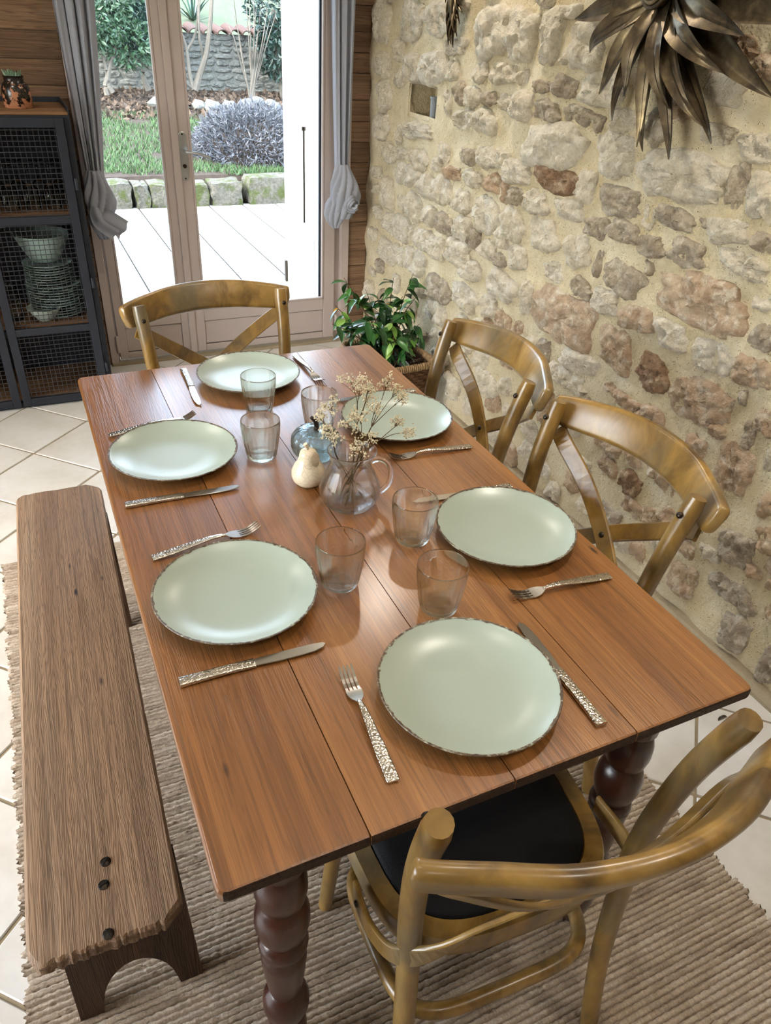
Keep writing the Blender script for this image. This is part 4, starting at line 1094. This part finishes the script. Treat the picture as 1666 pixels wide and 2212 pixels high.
# glass pumpkin
pk = empty('glass_pumpkin', (.4425, .890, TOP+.0003), label='ribbed pale blue glass pumpkin with a dark stalk behind the pear', category='ornament')
def pump():
    op = [(.0001, .004), (.015, .001), (.026, .0), (.040, .005), (.052, .018), (.057, .034), (.055, .050), (.046, .063), (.032, .071), (.018, .073), (.010, .070), (.0001, .068)]
    ip = [(.0001, .064), (.012, .067), (.030, .067), (.043, .060), (.0515, .049), (.0535, .034), (.0485, .019), (.037, .0085), (.02, .006), (.0001, .006)]
    def mod(r, z_, t, i): return r*(1-.085*(1-abs(math.cos(5*t)))**2) if r > .008 else r
    a = lathe(op, 100, mod); b = lathe(ip, 100, mod); return join(a, b)
obj('body', (*pump(), True), 'glass_blue', pk)
obj('stalk', (*tube(cat([(0, 0, .066), (.001, 0, .078), (-.004, -.002, .092), (-.012, -.003, .100)], 5), lambda t: .0062-.002*t, 10), True), 'dark_stalk', pk)

# ================================================================ PLANT AND BASKET
bk = empty('wicker_basket', (1.375, 2.475, 0), math.radians(4), label='square woven wicker basket on the floor around the potted plant', category='basket')
BW, BD, BH = .160, .185, .285
def rr_path(a, b, r, z_, n=60, wob=0, ph=0):
    out = []
    for k in range(n):
        t = 2*PI*k/n; c, s = math.cos(t), math.sin(t); e = 6
        q = (abs(c)**e+abs(s)**e)**(-1/e); w = wob*math.sin(k*PI/2+ph*PI)
        out.append(((a+w)*q*c, (b+w)*q*s, z_+random.uniform(-.001, .001)))
    return out
for i in range(17):
    z_ = .008+i*.0155; k = .84+.16*i/16
    obj('woven_strand', (*sweep(rr_path(BW*k, BD*k, .02, z_, 96, .004, i % 2), circ(.0058, 6, .0086), closed=True), True), 'basket_strand', bk)
obj('base', (*prism([(x, y) for x, y, _ in rr_path(BW*.82, BD*.82, .02, 0, 32)], .001, .010),), 'basket_strand', bk)
def rope_rim():
    path = rr_path(BW*1.02, BD*1.02, .02, BH-.006, 300)
    def k(i): return (.82, 1.06, 1.0)[i % 3]+(.06*nz(i*.9, 0, 0))
    return sweep(path, lambda i, t: [(.0145*math.cos(a)*k(i), .0170*math.sin(a)*k(i)) for a in [2*PI*q/10 for q in range(10)]], closed=True)
obj('rim', (*rope_rim(), True), 'basket_rim', bk)
pp2 = empty('potted_plant', (1.365, 2.48, .0105), label='leafy green ficus in a white pot inside the wicker basket', category='plant')
obj('pot', (*lathe([(.0001, 0), (.085, 0), (.09, .01), (.115, .20), (.120, .20), (.120, .215), (.112, .215), (.108, .18), (.0001, .18)], 32), True), 'pot_white', pp2)
obj('soil', (*lathe([(.0001, .185), (.109, .183)], 24),), 'soil', pp2)
def leaf_mesh(L, w, curl):
    V = []; F = []; n = 6
    for i in range(n+1):
        t = i/n; ww = w*math.sin(PI*(t*.93+.05))**.8*(1-.3*t); z_ = -curl*L*t*t
        for s in (-1, 0, 1): V.append((L*t, s*ww, z_+abs(s)*ww*.35))
    for i in range(n):
        for s in range(2): a = i*3+s; F.append((a, a+3, a+4, a+1))
    return V, F
LM = []
for k, (L, w, cu, mt) in enumerate([(.088, .020, .35, 'plant_leaf'), (.074, .019, .25, 'plant_leaf'), (.080, .017, .5, 'plant_leaf'), (.066, .018, .3, 'plant_leaf_light'), (.045, .011, .4, 'yellow_leaf')]):
    me_ = mesh('leaf', *leaf_mesh(L, w, cu), smooth=True); me_.materials.append(MATS[mt]); LM.append(me_)
rl2 = random.Random(23); nleaf = 0
PB = Vector((1.365, 2.48, .0105))
def q2(u, v, y): x, z_ = to_plane_y(u, v, y); return Vector((x, y, z_))-PB
stem_tips = [q2(743, 600, 2.62), q2(725, 660, 2.60), q2(718, 700, 2.45), q2(765, 640, 2.6), q2(790, 625, 2.6), q2(815, 640, 2.55), q2(850, 600, 2.6), q2(893, 590, 2.62), q2(900, 640, 2.5), q2(880, 665, 2.5), q2(905, 700, 2.55), q2(915, 725, 2.5), q2(850, 690, 2.45), q2(820, 705, 2.42), q2(790, 690, 2.42), q2(765, 700, 2.5), q2(745, 690, 2.55), q2(835, 655, 2.6), q2(870, 640, 2.6), q2(860, 735, 2.38), q2(885, 750, 2.40)]
for si, tp in enumerate(stem_tips):
    b0 = Vector((rl2.uniform(-.04, .04), rl2.uniform(-.04, .04), .18)); md = b0.lerp(tp, .55)+Vector((0, 0, .04))
    pth = cat([b0, md, tp], 6)
    obj('stem', (*tube(pth, lambda t: .0032-.002*t, 6), True), 'stem_brown', pp2)
    for j in range(13):
        t = .28+.72*(j+.5)/13; P_ = pth[min(len(pth)-1, int(t*(len(pth)-1)))]
        az = rl2.uniform(0, 2*PI); el = rl2.uniform(-.9, .55)
        if nleaf >= 285: break
        me_ = LM[4] if rl2.random() < .03 else (LM[3] if (tp.z-P_.z < .05 and rl2.random() < .35) else rl2.choice(LM[:3]))
        obj('leaf', me_, None, pp2, P_, (rl2.uniform(-.5, .5), -el, az)); nleaf += 1

# ================================================================ CURTAINS
def curtain(xc_top, w_top, xc_k, w_k, ztop, zk, folds, yc_, seed):
    V = []; F = []; nu, nv = 90, 40
    for j in range(nv+1):
        t = j/nv; z_ = ztop+(zk-ztop)*t; s = t**1.6
        xc = xc_top+(xc_k-xc_top)*s; w = w_top+(w_k-w_top)*s
        for i in range(nu+1):
            u = i/nu; a = folds*2*PI*u+seed
            amp = .021*(1-.45*s)
            x = xc+(u-.5)*w+.008*math.sin(a*1.0+1.1)*(w/.2)
            y = yc_+amp*math.sin(a)+.006*math.sin(a*2.3+seed+3*t)+.02*s*math.sin(PI*u)*-1
            V.append((x, y, z_))
    for j in range(nv):
        for i in range(nu): a = j*(nu+1)+i; F.append((a, a+1, a+nu+2, a+nu+1))
    return V, F, True
def bulb(cx, cy, z0, z1, prof, swirl, folds, depth, sx=1., sy=1., sway=0):
    V = []; F = []; n = 72; m = 36
    for j in range(m+1):
        t = j/m; z_ = z0+(z1-z0)*t
        k = t*(len(prof)-1); i0 = min(int(k), len(prof)-2); r_ = prof[i0]+(prof[i0+1]-prof[i0])*(k-i0)
        for i in range(n):
            a = 2*PI*i/n; rr = r_*(1+depth*(abs(math.sin(folds*.5*a+swirl*t))-.5)+depth*.4*math.sin(3*a-swirl*1.7*t))
            V.append((cx+sway*math.sin(PI*t)+rr*sx*math.cos(a), cy+rr*sy*math.sin(a), z_))
    for j in range(m):
        for i in range(n): k = (i+1) % n; F.append((j*n+i, (j+1)*n+i, (j+1)*n+k, j*n+k))
    F.append(tuple(range(n))); F.append(tuple(reversed(range(m*n, m*n+n))))
    return V, F, True
CYL = 3.315
cl = empty('curtain', (.29, CYL, 0), label='grey cloth curtain knotted at its end, hanging left of the door beside the cabinet', category='curtain', group='knotted curtains at the door')
def shift(vf, o): return ([(p[0]-o[0], p[1]-o[1], p[2]) for p in vf[0]],)+tuple(vf[1:])
O1 = (.29, CYL)
obj('drape', shift(curtain(.305, .20, .285, .075, 2.20, .93, 4, CYL, .4), O1), 'curtain_cloth', cl)
obj('knot', shift(bulb(.280, CYL-.015, .95, .735, [.028, .042, .054, .058, .052, .046], 3.5, 9, .30, 1.0, .75, .01), O1), 'curtain_cloth', cl)
obj('tail', shift(bulb(.283, CYL-.015, .76, .655, [.046, .055, .046, .030, .018], -2.0, 8, .40, .95, .7, .0), O1), 'curtain_cloth', cl)
def flap(pts, w0, w1, o, ph):
    path = cat(pts, 8); return sweep(path, lambda i, t: [(q, .011*math.sin(q*95+ph+2*t)+s*.0012) for s in (1,) for q in [(-1+2*k/12)*(w0+(w1-w0)*t) for k in range(13)]]+[(q, .011*math.sin(q*95+ph+2*t)-.0012) for q in [(1-2*k/12)*(w0+(w1-w0)*t) for k in range(13)]], up=(0, -1, .3))
obj('flap', (*shift(flap([(.275, CYL-.055, .775), (.30, CYL-.075, .765), (.335, CYL-.075, .735), (.372, CYL-.06, .700)], .030, .045, O1, 0), O1), True), 'curtain_cloth', cl)
obj('flap', (*shift(flap([(.262, CYL-.055, .80), (.258, CYL-.075, .775), (.27, CYL-.085, .74), (.33, CYL-.075, .685)], .024, .03, O1, 1.3), O1), True), 'curtain_cloth', cl)
CYR = 3.31
O2 = (1.46, CYR)
cr = empty('curtain', (1.46, CYR, 0), label='grey cloth curtain knotted at its end, hanging right of the door by the stone wall', category='curtain', group='knotted curtains at the door')
obj('drape', shift(curtain(1.462, .135, 1.468, .07, 2.20, .93, 3, CYR, 1.4), O2), 'curtain_cloth', cr)
obj('knot', shift(bulb(1.468, CYR-.012, .955, .70, [.030, .050, .066, .074, .070, .052], 4.2, 10, .28, 1.0, .65, .01), O2), 'curtain_cloth', cr)
obj('tail', shift(bulb(1.432, CYR-.012, .80, .652, [.030, .048, .052, .042, .018], 2.0, 8, .35, .9, .6, -.006), O2), 'curtain_cloth', cr)
def ringtwist(cx, cy, cz, R, n=3):
    parts = []
    for k in range(n):
        pts = [(cx+(R-.010*k)*math.cos(a)*(1), cy-.020-.008*k+.01*math.sin(a*2), cz+(R-.010*k)*math.sin(a)) for a in [2*PI*q/28+.5*k for q in range(24)]]
        parts.append(sweep(pts, circ(.008, 8, .012), up=(0, 1, 0)))
    return join(*parts)
obj('rosette', (*shift(ringtwist(1.500, CYR-.045, .775, .036, 3), O2), True), 'curtain_cloth', cr)
rd = empty('curtain_rod', (.9, 3.315, 2.22), label='dark metal curtain rod above the door', category='curtain rod')
obj('pole', tr(lathe([(.011, -.85), (.011, .85)], 12), (0, 0, 0), (0, PI/2, 0)), 'black_metal', rd)
for s in (-1, 1):
    obj('finial', (*blob((s*.87, 0, 0), .024, 12, 8), True), 'black_metal', rd); obj('bracket', box(s*.8-.01, s*.8+.01, -.01, .10, -.012, .012), 'black_metal', rd)

# ================================================================ CABINET
cb = empty('mesh_cabinet', (-.205, 3.19, 0), label='dark metal cabinet with wire mesh doors and wooden shelves', category='cabinet')
CX0, CX1, CY0, CY1, CZ = -.605, .197, 2.99, 3.385, 1.195
def cbx(x0, x1, y0, y1, z0, z1, b=.0015): return bbox(x0+.205, x1+.205, y0-3.19, y1-3.19, z0, z1, b, 1)
fw = .025
frame = []
for x0, x1 in ((CX0, CX0+fw), (CX1-fw, CX1)):
    for y0, y1 in ((CY0+.02, CY0+.02+fw), (CY1-fw, CY1)): frame.append(cbx(x0, x1, y0, y1, .0, CZ))
for z0 in (.0, .335, .795, CZ-fw):
    frame += [cbx(CX0+fw, CX1-fw, CY0+.02, CY0+.02+fw, z0, z0+fw), cbx(CX0+fw, CX1-fw, CY1-fw, CY1, z0, z0+fw), cbx(CX0, CX0+fw, CY0+.045, CY1-fw, z0, z0+fw), cbx(CX1-fw, CX1, CY0+.045, CY1-fw, z0, z0+fw)]
obj('frame', join(*frame), 'black_metal', cb)
obj('back_panel', cbx(CX0+.005, CX1-.005, CY1-.006, CY1-.001, .02, CZ), 'black_metal', cb)
for x0, x1 in ((CX0+.002, CX0+.006), (CX1-.006, CX1-.002)): obj('side_panel', cbx(x0, x1, CY0+.046, CY1-.01, .02, CZ), 'black_metal', cb)
for z0 in (.020, .356, .816): obj('shelf', cbx(CX0+.008, CX1-.008, CY0+.046, CY1-.008, z0+.004, z0+.022), 'shelf_wood', cb)
for k in range(3): obj('top_board', cbx(CX0+.004, CX1-.004, CY0+.026+k*.118, CY0+.143+k*.118, CZ+.0005, CZ+.012), 'shelf_wood', cb)
obj('top_lip', join(cbx(CX0, CX0+.004, CY0+.02, CY1, CZ, CZ+.03), cbx(CX1-.004, CX1, CY0+.02, CY1, CZ, CZ+.03), cbx(CX0, CX1, CY1-.004, CY1, CZ, CZ+.03)), 'black_metal', cb)
def cab_door(x0, x1, hx):
    w = .034; y0, y1 = CY0, CY0+.018; z0, z1 = .012, CZ-.006
    d = obj('door', join(cbx(x0, x0+w, y0, y1, z0, z1), cbx(x1-w, x1, y0, y1, z0, z1), cbx(x0+w, x1-w, y0, y1, z0, z0+w), cbx(x0+w, x1-w, y0, y1, z1-w, z1), cbx(x0+w, x1-w, y0, y1, .340, .370), cbx(x0+w, x1-w, y0, y1, .800, .830)), 'black_metal', cb)
    V = []; F = []
    def bar(a, b, c, dd, e, f): 
        v, ff = box(a+.205, b+.205, c-3.19, dd-3.19, e, f); o = len(V); V.extend(v); F.extend([tuple(i+o for i in t) for t in ff])
    p = .0195; k = 0; xx = x0+w+.006
    while xx < x1-w: bar(xx, xx+.0022, y0+.007+(.001), y0+.010, z0+w, z1-w); xx += p
    zz = z0+w+.008
    while zz < z1-w: bar(x0+w, x1-w, y0+.0055, y0+.0078, zz, zz+.0022); zz += p
    obj('wire_mesh', (V, F), 'mesh_wire', d, kind='stuff')
    for zz in (.16, .55, .95): obj('hinge', tr(lathe([(.0055, -.022), (.006, -.02), (.006, .02), (.0055, .022)], 8), (hx+.205, y0-3.19+.002, zz)), 'black_metal', d)
    return d
cab_door(-.202, .170, .178); cab_door(-.580, -.212, -.588)
# things on and in the cabinet
jg = empty('glazed_jar', (.025, 3.15, CZ+.0125), label='speckled black and terracotta jar on top of the cabinet', category='jar')
obj('body', (*lathe([(.0001, 0), (.050, 0), (.053, .004), (.054, .045), (.052, .066), (.045, .082), (.036, .09), (.036, .104), (.039, .108), (.036, .11), (.032, .107), (.032, .09), (.0001, .088)], 32), True), 'speckled_glaze', jg)
sc_ = empty('succulent', (.025, 3.15, CZ+.1015), label='grey-green succulent growing in the speckled jar', category='plant')
for k in range(60):
    a = random.uniform(0, 2*PI); r_ = random.uniform(0, .024); h = random.uniform(.02, .042)
    obj('leaf', (*tube([(r_*math.cos(a), r_*math.sin(a), 0), (r_*1.25*math.cos(a), r_*1.25*math.sin(a), h*.6), (r_*1.6*math.cos(a), r_*1.6*math.sin(a), h)], lambda t: .0042*(1-t*.8)+.0005, 5), True), 'succulent', sc_)
S1, S2, S3 = .8381, .3781, .0421   # shelf tops
stem_prof = [(.030, .0), (.031, .002), (.030, .08), (.026, .1), (.012, .114), (.0045, .122), (.004, .18), (.006, .192), (.032, .196), (.033, .198)]
wg = mesh('wine_glass', *lathe([(.034, 0)]+[(.037, .03), (.038, .055), (.034, .080), (.018, .100), (.005, .108), (.004, .165), (.008, .175), (.033, .180), (.033, .182), (.0001, .1825)], 28), smooth=True) if 0 else None
def wineglass():
    o = [(.030, 0), (.036, .025), (.037, .05), (.031, .078), (.016, .094), (.0045, .102), (.004, .158), (.007, .168), (.032, .173), (.032, .175), (.0001, .1755)]
    return lathe([(r, z_) for r, z_ in o], 26)
V_, F_ = wineglass(); wgm = mesh('wine_glass', V_, [f for f in F_ if len(f) == 4], smooth=True); wgm.materials.append(MATS['cabinet_glass'])
wl_ = [('first', (-.155, 3.10)), ('', (-.075, 3.10)), ('', (.005, 3.10)), ('', (.085, 3.10)), ('', (-.115, 3.19)), ('', (-.035, 3.20)), ('', (.045, 3.19)), ('', (.125, 3.18))]
for k, (_, (x, y)) in enumerate(wl_):
    obj('wine_glass', wgm, None, None, (x, y, S1+.0005), None, label='upturned wine glass in the cabinet, %s row, %s' % ('front' if k < 4 else 'back', ['leftmost', 'second from left', 'second from right', 'rightmost'][k % 4]), category='glass', group='upturned wine glasses in the cabinet')
def bowl(R, H, rb_, n=40): 
    o = [(.0001, .004), (rb_*.85, .003), (rb_, 0), (rb_+.004, .004)]+[(rb_+(R-rb_)*t**.75, .004+(H-.004)*t) for t in (.15, .3, .5, .7, .85, 1)]
    i = [(r-.004, z_) for r, z_ in reversed(o[4:])]+[(rb_*.8, .009), (.0001, .008)]
    return (*lathe(o+i, n), True)
px_, py_ = .025, 3.165
z_ = S2+.0004
pm = mesh('stacked_plate', *lathe([(.0001, .002), (.07, 0), (.078, .001), (.105, .011), (.118, .0135), (.118, .0155), (.105, .0135), (.078, .005), (.0001, .004)], 48), smooth=True); pm.materials.append(MATS['celadon_dark'])
pm2 = mesh('stacked_plate', *lathe([(.0001, .002), (.06, 0), (.068, .001), (.092, .011), (.103, .0135), (.103, .0155), (.092, .0135), (.068, .005), (.0001, .004)], 48), smooth=True); pm2.materials.append(MATS['celadon_dark'])
ORD = ['bottom', 'second', 'third', 'fourth', 'fifth', 'sixth', 'seventh', 'eighth', 'ninth', 'tenth', 'eleventh', 'top']
for k in range(12): obj('stacked_plate', pm, None, None, (px_+random.uniform(-.002, .002), py_+.0, z_), None, label=('%s large blue-green plate of the cabinet stack' % ('topmost' if k == 11 else 'lowest') if k in (0, 11) else '%s large blue-green plate up from the bottom of the cabinet stack' % ORD[k]), category='plate', group='large stacked plates in the cabinet'); z_ += .0115
z_ += .001
for k in range(8): obj('stacked_plate', pm2, None, None, (px_-.008+random.uniform(-.002, .002), py_, z_), None, label=('medium blue-green plate directly under the big bowl in the cabinet' if k == 7 else 'medium blue-green plate in the cabinet, %s above the large plates' % ['first', 'second', 'third', 'fourth', 'fifth', 'sixth', 'seventh'][k]), category='plate', group='medium stacked plates in the cabinet'); z_ += .0108
z_ += .002
obj('serving_bowl', bowl(.115, .115, .055), 'celadon_dark', None, (px_-.012, py_, z_+.009), None, label='big blue-green bowl on top of the stacked plates in the cabinet', category='bowl')
obj('small_bowl', bowl(.072, .058, .030), 'celadon', None, (-.035, 3.075, S2+.0005), None, label='small pale bowl in front of the plate stack in the cabinet', category='bowl')
jr = empty('storage_jar', (-.160, 3.12, S2+.0005), label='clear lidded glass jar left of the plate stack in the cabinet', category='jar')
V_, F_ = lathe([(.038, 0), (.040, .004), (.040, .10), (.032, .118), (.032, .125)], 26); obj('body', (V_, F_, True), 'cabinet_glass', jr)
obj('lid', (*lathe([(.034, .125), (.036, .128), (.036, .138), (.012, .144), (.012, .156), (.0001, .158)], 22), True), 'cabinet_glass', jr)

# ================================================================ WALL ORNAMENTS
sf = empty('metal_flower', (WX-.03, 1.385, 1.685), label='large aged bronze metal flower hanging on the stone wall', category='wall ornament')
def petal(L, w, lift, curl, seed):
    V = []; F = []; n = 14; m = 6
    for i in range(n+1):
        t = i/n; ww = w*(math.sin(PI*min(1, .12+.88*t**.8))**.75)*(1-.15*t) if t < 1 else .0008
        ww = max(ww, .0012); x0 = lift*math.sin(PI*t*.8)+curl*max(0, t-.7)**2*8
        for k in range(m+1):
            s = -1+2*k/m; V.append((-(x0+.35*ww*s*s+.0035*math.cos(s*7)*math.sin(PI*t)), s*ww+.006*math.sin(3*t+seed), L*t))
    for i in range(n):
        for k in range(m): a = i*(m+1)+k; F.append((a, a+1, a+m+2, a+m+1))
    o = len(V); V2 = [(p[0]+.0016, p[1], p[2]) for p in V]; F2 = [tuple(q+o for q in reversed(t)) for t in F]
    return V+V2, F+F2, True
fc = Vector((WX-.03, 1.385, 1.685))
tipsF = [(1252, 42, .05, .034), (1264, 118, .055, .032), (1306, 207, .05, .036), (1315, 262, .02, .030), (1355, 208, .06, .032), (1377, 327, .02, .034), (1385, 318, .045, .032), (1436, 235, .065, .034), (1461, 343, .03, .036), (1510, 273, .06, .036), (1549, 312, .02, .030), (1547, 163, .065, .036), (1616, 82, .06, .038), (1662, 210, .02, .048), (1760, 40, .035, .046), (1240, -30, .04, .036)]
for k, (u, v, off, w) in enumerate(tipsF):
    y, z_ = to_plane_x(u, v, WX-.03-off); d = Vector((0, y-fc.y, z_-fc.z)); L = d.length; a = math.atan2(-d.y, d.z)
    obj('petal', petal(L-.03, w, off*1.0, (-.02 if k % 2 else .03), k), 'aged_bronze', sf, (-.004-off*.25, d.y/L*.03, d.z/L*.03), (a, 0, 0))
for k in range(15):
    a = math.radians(-88+k*12.6); L = .33 if k % 2 else .36
    obj('petal', petal(L, .036, .03+.03*(k % 2), .01, k+3), 'aged_bronze', sf, (-.006-.012*(k % 2), -math.sin(a)*.03, math.cos(a)*.03), (a, 0, 0))
for k in range(4):
    R = .046-.011*k
    if R > .008: obj('coil', (*tr(sweep([(R*math.cos(t), R*math.sin(t), 0) for t in [2*PI*q/48 for q in range(48)]], circ(.0065, 10), closed=True), (-.058-.006*k, 0, 0), (0, PI/2, 0)), True), 'aged_bronze', sf)
obj('hub', (*tr(lathe([(.0001, .05), (.03, .05), (.046, .04), (.04, -.0), (.0001, -.01)], 24), (-.008, 0, 0), (0, -PI/2, 0)), True), 'aged_bronze', sf)
fo = empty('carved_ornament', (WX-.035, 2.525, 1.525), label='small dark feathery metal ornament high on the stone wall near the niche', category='wall ornament')
for k in range(34):
    t = k/33; s = -1 if k % 2 else 1; zb = .055+.16*t; L = .085-.02*t
    a = s*(.16+.8*t)+random.uniform(-.12, .12)
    obj('plume', petal(L, .0075, .012, .0, k), 'aged_bronze', fo, (-.006*(k % 3), -s*.018*t, zb), (PI-a, 0, 0))
obj('core', (*sweep(cat([(-.012, 0, .05), (-.02, .006, .10), (-.022, .004, .17), (-.018, 0, .24)], 6), lambda i, t: circ(.008+.010*t, 10)), True), 'aged_bronze', fo)

# ================================================================ CEILING LIGHTS
def downlight(x, y, lab, w=1.0):
    e = empty('ceiling_downlight', (x, y, 2.449), label=lab, category='ceiling light', group='downlights in the ceiling')
    obj('bezel', (*lathe([(.045, 0), (.062, 0), (.060, -.008), (.047, -.006)], 32, close=True), True), 'bright_metal', e)
    ld = bpy.data.lights.new('downlight_lamp', 'AREA'); ld.shape = 'DISK'; ld.size = .085; ld.energy = LAMP_W*w; ld.color = LAMP_COL; ld.spread = math.radians(150)
    lo = bpy.data.objects.new('downlight_lamp', ld); COL.objects.link(lo); lo.parent = e; lo.location = (0, 0, -.004)
for x, y, w, lab in ((.30, .50, .6, 'ceiling downlight above the near half of the table'), (-.60, .40, .5, 'ceiling downlight above the bench'), (1.20, .55, 2.1, 'ceiling downlight between the table and the stone wall'),
                     (.45, -.75, .9, 'ceiling downlight just behind the camera'), (-.75, -.7, .55, 'ceiling downlight behind and left of the camera'), (1.2, -.6, 1.5, 'ceiling downlight near the stone wall behind the camera'),
                     (1.26, 2.18, 1.9, 'ceiling downlight above the potted plant'), (-.45, 2.20, 1.7, 'ceiling downlight in front of the mesh cabinet')):  # the cabinet one is added to brighten cabinet, door and curtains
    downlight(x, y, lab, w)
